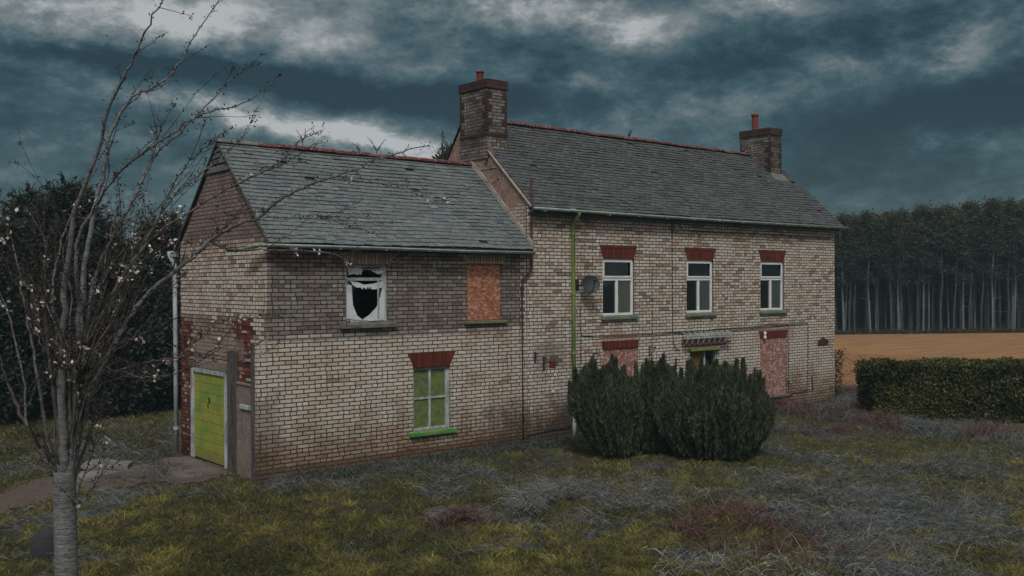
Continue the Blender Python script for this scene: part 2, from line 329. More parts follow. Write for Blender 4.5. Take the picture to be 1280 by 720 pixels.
# OSB boards
def osb(name, c1, c2, c3):
    m, t, bs = mat(name)
    uv = t.n('ShaderNodeTexCoord').outputs['UV']
    _, dc = t.noise(uv, 9, 2); d = t.vm('ADD', uv, t.scale(dc, .10))
    vo = t.n('ShaderNodeTexVoronoi', Scale=26.0); t.nt.links.new(t.vm('MULTIPLY', d, (1, .42, 1)), vo.inputs['Vector'])
    v2 = t.n('ShaderNodeTexVoronoi', Scale=30.0); t.nt.links.new(t.vm('MULTIPLY', d, (.45, 1.1, 1)), v2.inputs['Vector'])
    k = t.n('ShaderNodeSeparateColor', Color=vo.outputs['Color']).outputs[0]; k2 = t.n('ShaderNodeSeparateColor', Color=v2.outputs['Color']).outputs[1]
    b, _ = t.noise(uv, 2.5, 4)
    c = t.mix(k, c1, c2); c = t.mix(t.smooth(k2, .62, .75), c, c3); c = t.mix(t.smooth(b, .5, .75, 0, .4), c, c1)
    t.set(bs, 'Base_Color', c); bump(t, bs, t.m('ADD', k, k2), .5, .004); return m
M['osb'] = osb('orange_strand_board', (.20, .070, .040), (.33, .130, .080), (.42, .23, .16))
M['osb_pink'] = osb('faded_pink_strand_board', (.17, .075, .06), (.27, .14, .115), (.40, .28, .25))
def door_mat():
    m, t, bs = mat('lime_green_door_boards')
    uv = t.n('ShaderNodeTexCoord').outputs['UV']; u, v, _ = t.n('ShaderNodeSeparateXYZ', Vector=uv).outputs
    f, _ = t.noise(uv, 2.6, 6, .7); g, _ = t.noise(uv, 30, 4, .7); s, _ = t.noise(t.vm('MULTIPLY', uv, (2, 9, 1)), 3, 5, .7)
    c = t.mix(t.smooth(f, .36, .6), (.14, .24, .045), (.29, .28, .05))
    c = t.mix(t.smooth(s, .56, .7, 0, .5), c, (.36, .27, .05)); c = t.mix(t.smooth(g, .54, .66, 0, .7), c, (.13, .13, .06)); c = t.mix(t.smooth(v, .0, .45, .55, 0), c, (.12, .10, .05))
    t.set(bs, 'Base_Color', c); bs.inputs['Roughness'].default_value = .7; bump(t, bs, g, .4, .003); return m
M['door_green'] = door_mat()
def lime_board():
    m, t, bs = mat('algae_stained_board')
    uv = t.n('ShaderNodeTexCoord').outputs['UV']
    f, _ = t.noise(uv, 7.5, 6, .85); g, _ = t.noise(t.vm('MULTIPLY', uv, (14, 2.5, 1)), 2, 5, .8); h, _ = t.noise(uv, 30, 4, .75)
    c = t.mix(t.smooth(f, .38, .6), (.05, .10, .05), (.17, .175, .045))
    c = t.mix(t.smooth(g, .5, .68, 0, .6), c, (.10, .09, .045)); c = t.mix(t.smooth(h, .5, .62, 0, .7), c, (.09, .12, .055))
    t.set(bs, 'Base_Color', c); bump(t, bs, h, .4, .004); return m
M['lime_board'] = lime_board()
def glass():
    m, t, bs = mat('window_glass')
    t.set(bs, 'Base_Color', (.9, .95, .95)); bs.inputs['Roughness'].default_value = .06
    g = t.n('ShaderNodeBsdfGlossy', Color=(.9, .95, 1), Roughness=.04); tr = t.n('ShaderNodeBsdfTransparent', Color=(.84, .88, .88))
    fr = t.n('ShaderNodeFresnel', IOR=1.5); mx = t.n('ShaderNodeMixShader')
    f = t.m('ADD', t.m('MULTIPLY', fr.outputs[0], 1.1), .06)
    nz, _ = t.noise(t.n('ShaderNodeTexCoord').outputs['Object'], 1.2, 2)
    b = t.n('ShaderNodeBump', Strength=.12, Distance=.05, Height=nz); t.nt.links.new(b.outputs[0], g.inputs['Normal'])
    t.nt.links.new(f, mx.inputs[0]); t.nt.links.new(tr.outputs[0], mx.inputs[1]); t.nt.links.new(g.outputs[0], mx.inputs[2])
    out = [n for n in t.nt.nodes if n.type == 'OUTPUT_MATERIAL'][0]; t.nt.links.new(mx.outputs[0], out.inputs[0]); return m
M['glass'] = glass()

# ------------------------------------------------------------------ mesh builder
class MB:
    def __init__(s): s.v = []; s.f = []; s.c = []; s.uvo = None
    def face(s, pts, c=None):
        b = len(s.v); s.v += [tuple(p) for p in pts]; s.f.append(tuple(range(b, b+len(pts)))); s.c.append(c); return s
    def add(s, V, Fc, c=None):
        b = len(s.v); s.v += [tuple(p) for p in V]
        for q in Fc: s.f.append(tuple(b+i for i in q)); s.c.append(c)
        return s
    def box(s, x0, x1, y0, y1, z0, z1, c=None, mtx=None, bev=0.0):
        V = [Vector(p) for p in ((x0, y0, z0), (x1, y0, z0), (x1, y1, z0), (x0, y1, z0), (x0, y0, z1), (x1, y0, z1), (x1, y1, z1), (x0, y1, z1))]
        if mtx is not None: V = [mtx @ p for p in V]
        return s.add(V, [(3, 2, 1, 0), (4, 5, 6, 7), (0, 1, 5, 4), (1, 2, 6, 5), (2, 3, 7, 6), (3, 0, 4, 7)], c)
    def tube(s, pts, r, n=8, c=None, cap=True):
        pts = [Vector(p) for p in pts]; rs = r if hasattr(r, '__len__') else [r]*len(pts)
        b = len(s.v); prev = None
        for i, p in enumerate(pts):
            t = (pts[min(i+1, len(pts)-1)]-pts[max(i-1, 0)])
            t = t.normalized() if t.length > 1e-9 else Vector((0, 0, 1))
            if prev is None: a = t.orthogonal().normalized()
            else:
                a = prev-t*prev.dot(t); a = a.normalized() if a.length > 1e-6 else t.orthogonal().normalized()
            prev = a; bb = t.cross(a)
            for k in range(n):
                an = 2*PI*k/n; s.v.append(tuple(p+(a*math.cos(an)+bb*math.sin(an))*rs[i]))
        for i in range(len(pts)-1):
            for k in range(n):
                s.f.append((b+i*n+k, b+i*n+(k+1) % n, b+(i+1)*n+(k+1) % n, b+(i+1)*n+k)); s.c.append(c)
        if cap:
            s.f.append(tuple(b+k for k in reversed(range(n)))); s.c.append(c)
            e = b+(len(pts)-1)*n; s.f.append(tuple(e+k for k in range(n))); s.c.append(c)
        return s
    def prism(s, outline, axis, a0, a1, c=None):      # outline in the other two axes, extruded
        def P(q, a):
            if axis == 0: return (a, q[0], q[1])
            if axis == 1: return (q[0], a, q[1])
            return (q[0], q[1], a)
        n = len(outline); V = [P(q, a0) for q in outline]+[P(q, a1) for q in outline]
        return s.add(V, [tuple(range(n)), tuple(reversed(range(n, 2*n)))]+[(i, i+n, (i+1) % n+n, (i+1) % n) for i in range(n)], c)
    def lathe(s, prof, cx, cy, n=16, c=None):
        b = len(s.v)
        for (r, z) in prof:
            for k in range(n): s.v.append((cx+r*math.cos(2*PI*k/n), cy+r*math.sin(2*PI*k/n), z))
        for i in range(len(prof)-1):
            for k in range(n): s.f.append((b+i*n+k, b+i*n+(k+1) % n, b+(i+1)*n+(k+1) % n, b+(i+1)*n+k)); s.c.append(c)
        return s
    def build(s, name, m, parent=None, smooth=False, bevel=0.0, fixn=True, origin=None):
        off = np.array(origin if origin is not None else (0, 0, 0), float)
        if parent is not None: off = np.array(parent['_w']) if '_w' in parent else off
        V = np.array(s.v, float)
        return raw(name, V, s.f, s.c if any(x is not None for x in s.c) else None, m, parent, off, smooth, bevel, fixn)
import bmesh
def raw(name, V, Fc, C, m, parent, off, smooth=False, bevel=0.0, fixn=True):
    me = bpy.data.meshes.new(name)
    me.from_pydata([tuple(v) for v in (V-off)], [], Fc)
    me.validate()
    if fixn:
        bm = bmesh.new(); bm.from_mesh(me); bmesh.ops.recalc_face_normals(bm, faces=bm.faces); bm.to_mesh(me); bm.free()
    # world-scale box UVs
    nl = len(me.loops); co = np.empty(len(me.vertices)*3, np.float32); me.vertices.foreach_get('co', co); co = co.reshape(-1, 3)+off
    vi = np.empty(nl, np.int32); me.loops.foreach_get('vertex_index', vi)
    npol = len(me.polygons); pn = np.empty(npol*3, np.float32); me.polygons.foreach_get('normal', pn); pn = np.abs(pn.reshape(-1, 3))
    lt = np.empty(npol, np.int32); me.polygons.foreach_get('loop_total', lt); lp = np.repeat(np.arange(npol), lt)
    ax = np.argmax(pn*np.array([1.02, 1.01, 1.0]), axis=1)[lp]; P = co[vi]
    uv = np.where((ax == 0)[:, None], P[:, [1, 2]], np.where((ax == 1)[:, None], P[:, [0, 2]], P[:, [0, 1]]))
    ul = me.uv_layers.new(name='UVMap'); ul.data.foreach_set('uv', uv.astype(np.float32).ravel())
    if C is not None and len(C) == npol:
        ca = me.color_attributes.new('Col', 'FLOAT_COLOR', 'CORNER')
        cc = np.array([(*c, 1) if c is not None else (1, 1, 1, 1) for c in C], np.float32)[lp]; ca.data.foreach_set('color', cc.ravel())
    me.materials.append(m)
    if smooth: me.polygons.foreach_set('use_smooth', np.ones(npol, bool))
    o = bpy.data.objects.new(name, me); col.objects.link(o)
    if parent is not None: o.parent = parent
    else: o.location = tuple(off)
    o['_w'] = [float(x) for x in off]
    if bevel:
        bv = o.modifiers.new('bevel', 'BEVEL'); bv.width = bevel; bv.segments = 2; bv.limit_method = 'ANGLE'
    return o
def tag(o, label=None, cat=None, group=None, kind=None):
    if label: o['label'] = label
    if cat: o['category'] = cat
    if group: o['group'] = group
    if kind: o['kind'] = kind
    return o
def empty(name, loc, label, cat, group=None):
    o = bpy.data.objects.new(name, None); col.objects.link(o); o.location = tuple(float(x) for x in loc); o.empty_display_size = .3
    o['_w'] = [float(x) for x in loc]
    return tag(o, label, cat, group)
def bulk(name, V, nper, C, m, parent=None, off=(0, 0, 0)):
    """many identical-size polygons (nper verts each); C per polygon"""
    off = np.array(off, float)
    n = len(V)//nper; me = bpy.data.meshes.new(name)
    me.vertices.add(len(V)); me.vertices.foreach_set('co', (np.asarray(V)-off).astype(np.float32).ravel())
    me.loops.add(len(V)); me.loops.foreach_set('vertex_index', np.arange(len(V), dtype=np.int32))
    me.polygons.add(n); me.polygons.foreach_set('loop_start', np.arange(0, len(V), nper, dtype=np.int32)); me.polygons.foreach_set('loop_total', np.full(n, nper, np.int32))
    me.update(calc_edges=True)
    ca = me.color_attributes.new('Col', 'FLOAT_COLOR', 'CORNER')
    cc = np.ones((len(V), 4), np.float32); cc[:, :3] = np.repeat(np.asarray(C, np.float32), nper, axis=0); ca.data.foreach_set('color', cc.ravel())
    me.materials.append(m)
    o = bpy.data.objects.new(name, me); col.objects.link(o)
    if parent is not None: o.parent = parent
    else: o.location = tuple(off)
    o['_w'] = [float(x) for x in off]
    return o

# value noise in numpy
_tab = rng.random((256, 256))
def vnoise(x, y):
    xi = np.floor(x).astype(int); yi = np.floor(y).astype(int); fx = x-xi; fy = y-yi
    fx = fx*fx*(3-2*fx); fy = fy*fy*(3-2*fy); a = lambda i, j: _tab[(xi+i) % 256, (yi+j) % 256]
    return (a(0, 0)*(1-fx)+a(1, 0)*fx)*(1-fy)+(a(0, 1)*(1-fx)+a(1, 1)*fx)*fy
def fbm(x, y, o=4):
    s = 0; am = .5; tot = 0
    for i in range(o): s = s+am*vnoise(x*2**i+17*i, y*2**i+31*i); tot += am; am *= .55
    return s/tot
MOUNDS = []   # (x, y, radius, height)
def gmound(px, py, r, h):
    p = onplane(px, py, 2, 0); MOUNDS.append((p[0], p[1], r, h))
gmound(725, 632, .9, .16); gmound(572, 662, .38, .16); gmound(650, 625, .5, .06); gmound(490, 668, .35, .10); gmound(650, 670, .5, .08)
gmound(930, 655, .8, .1); gmound(1055, 505, .9, .25); gmound(1010, 620, .7, .07); gmound(330, 600, .6, .05); gmound(1150, 520, .5, .1); gmound(960, 545, .8, .08)
def ghz(x, y):
    x = np.asarray(x, float); y = np.asarray(y, float)
    h = (fbm(x*.55+5, y*.55+9, 3)-.5)*.14+(fbm(x*2.1+3, y*2.1+4, 3)-.5)*.09
    for (mx, my, r, hh) in MOUNDS: h = h+hh*np.exp(-((x-mx)**2+(y-my)**2)/(r*r))
    # flat against the house and on the path
    d = np.maximum(np.maximum(-.3-x, x-17.5), np.maximum(-.05-y, y-4.9))
    k = np.clip(d/1.2, 0, 1)
    far = np.clip((38-x)/12, 0, 1)
    return h*(.15+.85*k)*far-.02
PATH = [tuple(onplane(px, py, 2, 0)[:2]) for px, py in ((-160, 668), (0, 640), (70, 622), (110, 612), (180, 601), (215, 603), (262, 600), (292, 588), (284, 578), (240, 571), (200, 571), (180, 578), (110, 589), (60, 598), (0, 616), (-160, 640))]
def inpoly(x, y, poly):
    x = np.asarray(x); y = np.asarray(y); ins = np.zeros(x.shape, bool); n = len(poly); j = n-1
    for i in range(n):
        xi, yi = poly[i]; xj, yj = poly[j]
        ins ^= ((yi > y) != (yj > y)) & (x < (xj-xi)*(y-yi)/(yj-yi+1e-12)+xi); j = i
    return ins

# ------------------------------------------------------------------ ground sheet
def grid_axis(lo, hi, fine0, fine1, df, dc):
    a = list(np.arange(lo, fine0, dc))+list(np.arange(fine0, fine1, df))+list(np.arange(fine1, hi+dc, dc)); return np.array(a)
gx = grid_axis(-600, 900, -14, 26, .14, 25); gy = grid_axis(-600, 900, -16, 10, .14, 25)
X, Y = np.meshgrid(gx, gy, indexing='ij'); Z = ghz(X, Y)
Z[(X > .2) & (X < 17.1) & (Y > .2) & (Y < 4.5)] = -.3
nx, ny = X.shape; idx = np.arange(nx*ny).reshape(nx, ny)
quads = np.stack([idx[:-1, :-1], idx[1:, :-1], idx[1:, 1:], idx[:-1, 1:]], -1).reshape(-1, 4)
me = bpy.data.meshes.new('ground'); me.from_pydata(np.stack([X, Y, Z], -1).reshape(-1, 3).tolist(), [], quads.tolist())
me.polygons.foreach_set('use_smooth', np.ones(len(me.polygons), bool))
def ground_mat():
    m, t, bs = mat('rough_lawn_soil')
    oc = t.n('ShaderNodeTexCoord').outputs['Object']
    f, _ = t.noise(oc, .8, 6, .65); g, _ = t.noise(oc, 14, 6, .75); h, _ = t.noise(oc, 60, 4, .7)
    c = t.mix(t.smooth(f, .4, .6), (.038, .036, .014), (.05, .048, .042))
    c = t.mix(t.smooth(g, .5, .68), c, (.075, .072, .04)); c = t.mix(t.smooth(h, .55, .7, 0, .5), c, (.03, .026, .02))
    t.set(bs, 'Base_Color', c); bump(t, bs, t.m('ADD', g, h), .9, .03); return m
me.materials.append(ground_mat()); go = bpy.data.objects.new('ground', me); col.objects.link(go); tag(go, kind='structure')

# path: worn reddish gravel
def path_mat():
    m, t, bs = mat('reddish_gravel'); oc = t.n('ShaderNodeTexCoord').outputs['Object']
    f, _ = t.noise(oc, 1.6, 6, .7); g, _ = t.noise(oc, 45, 5, .8)
    c = t.mix(t.smooth(f, .38, .62), (.085, .055, .046), (.085, .076, .068)); c = t.mix(t.smooth(g, .52, .66), c, (.19, .15, .13)); c = t.mix(t.smooth(g, .30, .42, 1, 0), c, (.045, .035, .03))
    t.set(bs, 'Base_Color', c); bump(t, bs, g, 1, .02); return m
pv = []; pf = []
pp = np.array(PATH); x0, y0 = pp.min(0); x1, y1 = pp.max(0); st = .12
gxx = np.arange(x0, x1, st); gyy = np.arange(y0, y1, st); A, B = np.meshgrid(gxx, gyy, indexing='ij')
jx = A+(fbm(A*3, B*3)-.5)*.5; jy = B+(fbm(A*3+9, B*3+5)-.5)*.5
ins = inpoly(jx+st/2, jy+st/2, PATH)
vid = {}
for i, j in zip(*np.where(ins)):
    q = []
    for (a, b) in ((i, j), (i+1, j), (i+1, j+1), (i, j+1)):
        if (a, b) not in vid: vid[(a, b)] = len(pv); xx = x0+a*st; yy = y0+b*st; pv.append((xx, yy, float(ghz(xx, yy))+.012))
        q.append(vid[(a, b)])
    pf.append(tuple(q))
me = bpy.data.meshes.new('path'); me.from_pydata(pv, [], pf); me.materials.append(path_mat()); po = bpy.data.objects.new('path', me); col.objects.link(po); tag(po, kind='structure')

# field: ripe stubble between garden and forest
def field_mat():
    m, t, bs = mat('dry_stubble_field'); oc = t.n('ShaderNodeTexCoord').outputs['Object']
    rot = t.n('ShaderNodeMapping', Rotation=(0, 0, -.55), Scale=(.25, 2.2, 1)); t.nt.links.new(oc, rot.inputs['Vector'])
    f, _ = t.noise(rot.outputs[0], 1.0, 6, .7); g, _ = t.noise(oc, 6, 6, .8); b, _ = t.noise(oc, .12, 4, .6)
    c = t.mix(t.smooth(f, .35, .65), (.22, .115, .042), (.36, .20, .08)); c = t.mix(t.smooth(g, .5, .66, 0, .8), c, (.16, .10, .055)); c = t.mix(t.smooth(b, .45, .65, 0, .4), c, (.22, .13, .08))
    t.set(bs, 'Base_Color', c); bump(t, bs, t.m('ADD', f, g), 1, .08); return m
FA = onplane(1035, 486, 2, 0); FB = onplane(1075, 482, 2, 0)
fpoly = [(19.8, 30), (19.2, 3), (20.5, -1.2), (27, -9), (36, -20), (60, -35), (95, -30), (110, 30), (80, 70), (30, 70)]
fm = MB(); 
fc = (60, 20)
fm.v = [(x, y, .015) for x, y in fpoly]; fm.f = [tuple(range(len(fpoly)))]; fm.c = [None]
tag(fm.build('field', field_mat(), fixn=False), kind='structure')

# ------------------------------------------------------------------ the farmhouse
HW = (8.6, 2.2, 0)
house = empty('farmhouse', HW, 'derelict two storey buff brick farmhouse with slate roofs, lower wing and boarded windows', 'house')
XJ, XR, DW, DM = 5.92, 17.36, 4.0, 4.2
ZEW, ZRW, ZEM, ZRM = 4.24, 6.04, 5.13, 7.15
YR, ZER = 2.25, 4.55   # main ridge line and the lower rear eaves
def wall_cells(b, plane_axis, a0, a1, z0, z1, holes, pos, depth, sgn=1):
    """outer skin at pos, openings with reveals going 'depth' inwards (sgn: direction inwards)"""
    xs = sorted({a0, a1, *[h[0] for h in holes], *[h[1] for h in holes]}); zs = sorted({z0, z1, *[h[2] for h in holes], *[h[3] for h in holes]})
    def P(a, z, d=0):
        return (pos+sgn*d, a, z) if plane_axis == 0 else (a, pos+sgn*d, z)
    for i in range(len(xs)-1):
        for j in range(len(zs)-1):
            cx = (xs[i]+xs[i+1])/2; cz = (zs[j]+zs[j+1])/2
            if any(h[0] < cx < h[1] and h[2] < cz < h[3] for h in holes): continue
            b.face([P(xs[i], zs[j]), P(xs[i+1], zs[j]), P(xs[i+1], zs[j+1]), P(xs[i], zs[j+1])])
    for (h0, h1, h2, h3) in holes:
        b.face([P(h0, h2), P(h0, h3), P(h0, h3, depth), P(h0, h2, depth)]); b.face([P(h1, h2), P(h1, h3), P(h1, h3, depth), P(h1, h2, depth)])
        b.face([P(h0, h3), P(h1, h3), P(h1, h3, depth), P(h0, h3, depth)]); b.face([P(h0, h2), P(h1, h2), P(h1, h2, depth), P(h0, h2, depth)])
W_MAIN = [(8.07, 9.10, 2.68, 3.98), (10.94, 11.96, 2.68, 3.98), (13.89, 14.93, 2.68, 3.98)]
LOWBOARD = (8.07, 9.23, .75, 1.93); DOORB = (13.86, 15.05, .42, 1.95); CDOOR = (11.05, 12.1, .0, 1.74)
BROKEN = (1.54, 2.45, 2.72, 3.78); BOARDU = (4.30, 5.18, 2.68, 3.82); GREENW = (3.00, 3.88, .58, 1.80)
b = MB()
wall_cells(b, 1, 0.0, 5.85, -.3, ZEW, [BROKEN, BOARDU, GREENW], 0.0, .3)
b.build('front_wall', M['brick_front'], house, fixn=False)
b = MB(); wall_cells(b, 1, 0.0, 5.85, -.3, ZEW, [], DW, .3, -1); b.build('rear_wall', M['brick_front'], house, fixn=False)

# end pier of the lower storey, thickened skin running past the gable
pr = MB(); pr.prism([(-.20, -.3), (-.004, -.3), (-.004, 2.47), (-.06, 2.46), (-.20, 2.36)], 1, -.012, .10); pr.build('corner_pier', M['brick_front'], house)
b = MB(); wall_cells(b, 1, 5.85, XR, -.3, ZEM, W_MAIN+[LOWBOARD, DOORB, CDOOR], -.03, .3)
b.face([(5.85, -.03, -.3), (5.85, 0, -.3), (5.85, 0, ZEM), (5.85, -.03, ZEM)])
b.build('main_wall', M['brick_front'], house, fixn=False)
b = MB(); wall_cells(b, 1, 6.1, XR, -.3, ZER, [], DM, .3, -1); b.build('main_rear_wall', M['brick_front'], house, fixn=False)
GDOOR = (1.42, 3.42, 0.0, 1.86)
b = MB(); wall_cells(b, 0, 0.0, DW, -.3, ZEW, [(1.50, 3.42, -.3, 1.80)], 0.0, .25)
b.face([(0, 0, ZEW), (0, DW, ZEW), (0, DW/2, ZRW)])
b.build('gable_wall', M['brick_gable'], house, fixn=False)
b = MB(); b.prism([(0, 3.9), (-.06, ZEM), (YR, ZRM-.03), (DM, ZER), (DM, -.3), (.0, -.3)], 0, 5.90, 6.15); b.build('party_wall', M['brick_party'], house)
b = MB(); b.prism([(0, -.3), (0, ZEM), (YR, ZRM-.03), (DM, ZER), (DM, -.3)], 0, XR-.25, XR); b.build('end_wall', M['brick_gable'], house)
# dark interiors: floors and room partitions behind the windows
b = MB(); b.box(.3, 5.7, 1.8, 1.9, -.2, 4.1); b.box(.3, 5.85, .3, 3.8, 2.25, 2.35); b.box(6.2, 17.1, 2.0, 2.1, -.2, 5.0); b.box(6.2, 17.1, .3, 4.6, 2.3, 2.4)
for xx in (7.7, 9.6, 12.6, 15.4): b.box(xx, xx+.1, .3, 2, -.2, 5)
b.build('interior_partition', M['dark_in'], house)

# slate roofs, every slate laid
def slates(name, x0, x1, ye, ze, yr, zr, m, c0, c1, course=.118, sw=.205, seed=1, side=1):
    r = np.random.default_rng(seed); b = MB()
    L = math.hypot(yr-ye, zr-ze); ty = (yr-ye)/L; tz = (zr-ze)/L; nyv, nzv = -tz*side, abs(ty)   # slope dir and normal
    nrow = int(L/course)+1
    b.face([(x0, ye-nyv*.0, ze-.02), (x1, ye, ze-.02), (x1, yr, zr-.02), (x0, yr, zr-.02)], (.03, .03, .03))
    for i in range(nrow):
        s0 = i*course; s1 = min(s0+course*1.25, L)
        x = x0-(sw/2 if i % 2 else 0)
        dip = .012*math.sin(i*.7)
        while x < x1:
            xa = max(x+.003+r.normal(0, .003), x0); xb = min(x+sw-.003, x1); x += sw
            if xb-xa < .03: continue
            if r.random() < .006: continue
            sl = s0+r.normal(0, .005)+(-.03 if r.random() < .03 else 0); lift = .026+r.normal(0, .003)
            sag = -.025*math.sin((xa-x0)/(x1-x0)*PI)*math.sin(s0/L*PI)+.008*math.sin(xa*2.1+i*.3)
            tw = r.normal(0, .004)
            k = r.random(); cc = [c0[q]+(c1[q]-c0[q])*k for q in range(3)]
            if r.random() < .07: cc = [q*1.22 for q in cc]
            if r.random() < .07: cc = [q*.75 for q in cc]
            def P(xx, s, o, t=0): return (xx, ye+ty*(s+t)+nyv*(o+sag), ze+tz*(s+t)+nzv*(o+sag))
            th = .010
            lift += .006; V = [P(xa, sl, lift, tw), P(xb, sl, lift, -tw), P(xb, s1, .012), P(xa, s1, .012), P(xa, sl, lift-th, tw), P(xb, sl, lift-th, -tw), P(xb, s1, .002), P(xa, s1, .002)]
            b.add(V, [(0, 1, 2, 3), (4, 5, 1, 0), (0, 3, 7, 4), (1, 5, 6, 2)], cc)
    return b.build(name, m, house, fixn=False)
slo = (ZRW-ZEW)/(DW/2); ov = .20
S1, S2 = (.085, .105, .110), (.125, .147, .152)
slates('wing_roof', -.05, 5.895, -ov, ZEW-.2*slo+.06, DW/2, ZRW+.05, M['slate'], S1, S2, seed=3)
slates('wing_rear_roof', -.05, 5.895, DW+ov, ZEW-.2*slo+.06, DW/2, ZRW+.05, M['slate'], S1, S2, seed=4, side=-1)
slm = (ZRM-ZEM)/YR; slr = (ZRM-ZER)/(DM-YR)
Q1, Q2 = (.042, .048, .050), (.072, .080, .082)
slates('main_roof', 5.885, XR+.18, -ov, ZEM-ov*slm+.06, YR, ZRM+.05, M['slate_old'], Q1, Q2, seed=5, course=.115, sw=.2)
slates('main_rear_roof', 5.885, XR+.18, DM+.15, ZER-.15*slr+.06, YR, ZRM+.05, M['slate_old'], Q1, Q2, seed=6, side=-1, course=.125)
# ridge tiles
def ridge(x0, x1, y, z, m, n0=0, r=.085):
    b = MB(); x = x0
    while x < x1-.02:
        L = min(.42, x1-x); dz = random.gauss(0, .006); n = 8; V = []
        rr = r*(1+random.gauss(0, .03))
        for xx, k in ((x+.004, 1.05), (x+L-.004, 1.0)):
            for i in range(n+1):
                a = PI*i/n; V.append((xx, y+math.cos(a)*rr*k*1.15, z+dz+math.sin(a)*rr*k*.85-.02))
        b.add(V, [(i, i+1, i+n+2, i+n+1) for i in range(n)]); b.add(V[:n+1], [tuple(range(n+1))]); b.add(V[n+1:], [tuple(range(n+1))]); x += L
    return b
ridge(-.07, .75, DW/2, ZRW+.07, None).build('grey_ridge_tiles', M['ridge_grey'], house, True)
ridge(.75, 5.9, DW/2, ZRW+.07, None).build('red_ridge_tiles', M['ridge'], house, True)
ridge(6.42, 16.45, YR, ZRM+.07, None).build('main_ridge_tiles', M['ridge'], house, True)
# moss and lichen cushions along the wing ridge
# verge boards, mortar fillet
def rake(x0, x1, ya, za, yb, zb, h, dz=0):
    b = MB(); b.prism([(ya, za+dz), (yb, zb+dz), (yb, zb+dz-h), (ya, za+dz-h)], 0, x0, x1); return b
for (ya, yb) in ((-ov, DW/2), (DW+ov, DW/2)):
    rake(-.065, -.052, ya, ZEW-.2*slo+.06, yb, ZRW+.05, .05, .022).build('bargeboard', M['timber'], house)
rake(XR+.18, XR+.20, -ov, ZEM-ov*slm+.06, YR, ZRM+.05, .09, .015).build('bargeboard', M['timber'], house)
rake(XR+.18, XR+.20, DM+.15, ZER-.15*slr+.06, YR, ZRM+.05, .09, .015).build('bargeboard', M['timber'], house)
# slate-hung peak of the wing gable
r_ = np.random.default_rng(9); b = MB(); zc = 5.54
while zc < 5.98:
    wd = (ZRW-zc)/slo; y = DW/2-wd; k = int(zc*20) % 2
    while y < DW/2+wd-.02:
        ya = y; yb = min(y+.2, DW/2+wd); q = r_.random(); cc = [S1[i]+(S2[i]-S1[i])*q for i in range(3)]
        z1 = min(zc+.15, ZRW-abs((ya+yb)/2-DW/2)*slo)
        if z1 > zc: b.box(-.035, -.012, ya+.003, yb-.003, zc, z1, cc)
        y += .2
    zc += .115
b.build('hung_slates', M['slate'], house)
# pale cement flashing where the wing roof meets the party wall, raised verge of main roof
b = MB(); b.prism([(-.16, ZEW-.16*slo+.10), (DW/2, ZRW+.09), (DW/2, ZRW+.24), (-.16, ZEW-.16*slo+.21)], 0, 5.865, 5.897); b.build('cement_flashing', M['mortar_fillet'], house)
b = MB(); b.prism([(-.14, ZEM-.11), (1.32, ZEM+1.32*slm+.035), (1.32, ZEM+1.32*slm+.06), (-.16, ZEM-.09)], 0, 5.845, 5.897); b.build('verge_mortar', M['mortar_fillet'], house)
# soffits + gutters
def gutter(pts, name='gutter', r=.06, m='gutter'):
    b = MB(); n = 8; P = [Vector(p) for p in pts]; b0 = 0
    for i, p in enumerate(P):
        t = (P[min(i+1, len(P)-1)]-P[max(i-1, 0)]).normalized(); side = Vector((t.y, -t.x, 0)).normalized()
        for rr in (r, r-.008):
            for k in range(n+1):
                a = PI+PI*k/n; b.v.append(tuple(p+side*math.cos(a)*rr+Vector((0, 0, math.sin(a)*rr))))
    m2 = 2*(n+1)
    for i in range(len(P)-1):
        for k in range(n):
            b.f.append((i*m2+k, i*m2+k+1, (i+1)*m2+k+1, (i+1)*m2+k)); b.c.append(None)
            q = n+1; b.f.append((i*m2+q+k, i*m2+q+k+1, (i+1)*m2+q+k+1, (i+1)*m2+q+k)); b.c.append(None)
        for k, q in ((0, n+1), (n, 2*n+1)): b.f.append((i*m2+k, i*m2+q, (i+1)*m2+q, (i+1)*m2+k)); b.c.append(None)
    for e in (0, (len(P)-1)*m2):
        b.f.append(tuple(e+k for k in range(n+1))); b.c.append(None)
    o = b.build(name, M[m], house, True)
    return o
zg = ZEW-.2*slo+.05
g1 = gutter([(-.17, .48, zg-.06), (-.18, .25, zg-.03), (-.17, .02, zg-.005), (-.12, -.17, zg+.0), (0.02, -.26, zg), (2, -.27, zg-.01), (4, -.27, zg-.03), (5.84, -.27, zg-.03)])
zm = ZEM-ov*slm+.05
g2 = gutter([(5.84, -.28, zm+.01), (9, -.28, zm-.01), (12.5, -.28, zm-.02), (17.56, -.28, zm-.01)])
g3 = gutter([(-.16, DW+.27, zg), (5.7, DW+.27, zg)])
for g, x0_, x1_, y, z in ((g1, .3, 5.7, -.2, zg), (g2, 6.1, 17.3, -.21, zm)):
    x = x0_
    while x < x1_: MB().box(x, x+.025, y-.14, y+.14, z-.075, z-.062).build('gutter_bracket', M['gutter'], g); x += .95
def board(name, x0, x1, y0, y1, z0, z1, m, parent=house, bevel=.004): return MB().box(x0, x1, y0, y1, z0, z1).build(name, m, parent, bevel=bevel)
M['fascia'] = dirty('shaded_green_fascia', (.035, .06, .045), (.025, .035, .03), 4, .8, (.05, .09, .05))  # green darkened to carry the soffit shadow under the main eaves
board('soffit', 0.02, 5.84, -.19, -.003, zg-.02, zg+.0, M['timber'])
board('fascia', 5.87, XR, -.205, -.175, zm-.13, zm+.03, M['fascia']); board('soffit', 5.87, XR, -.175, -.035, zm-.10, zm-.075, M['fascia'])

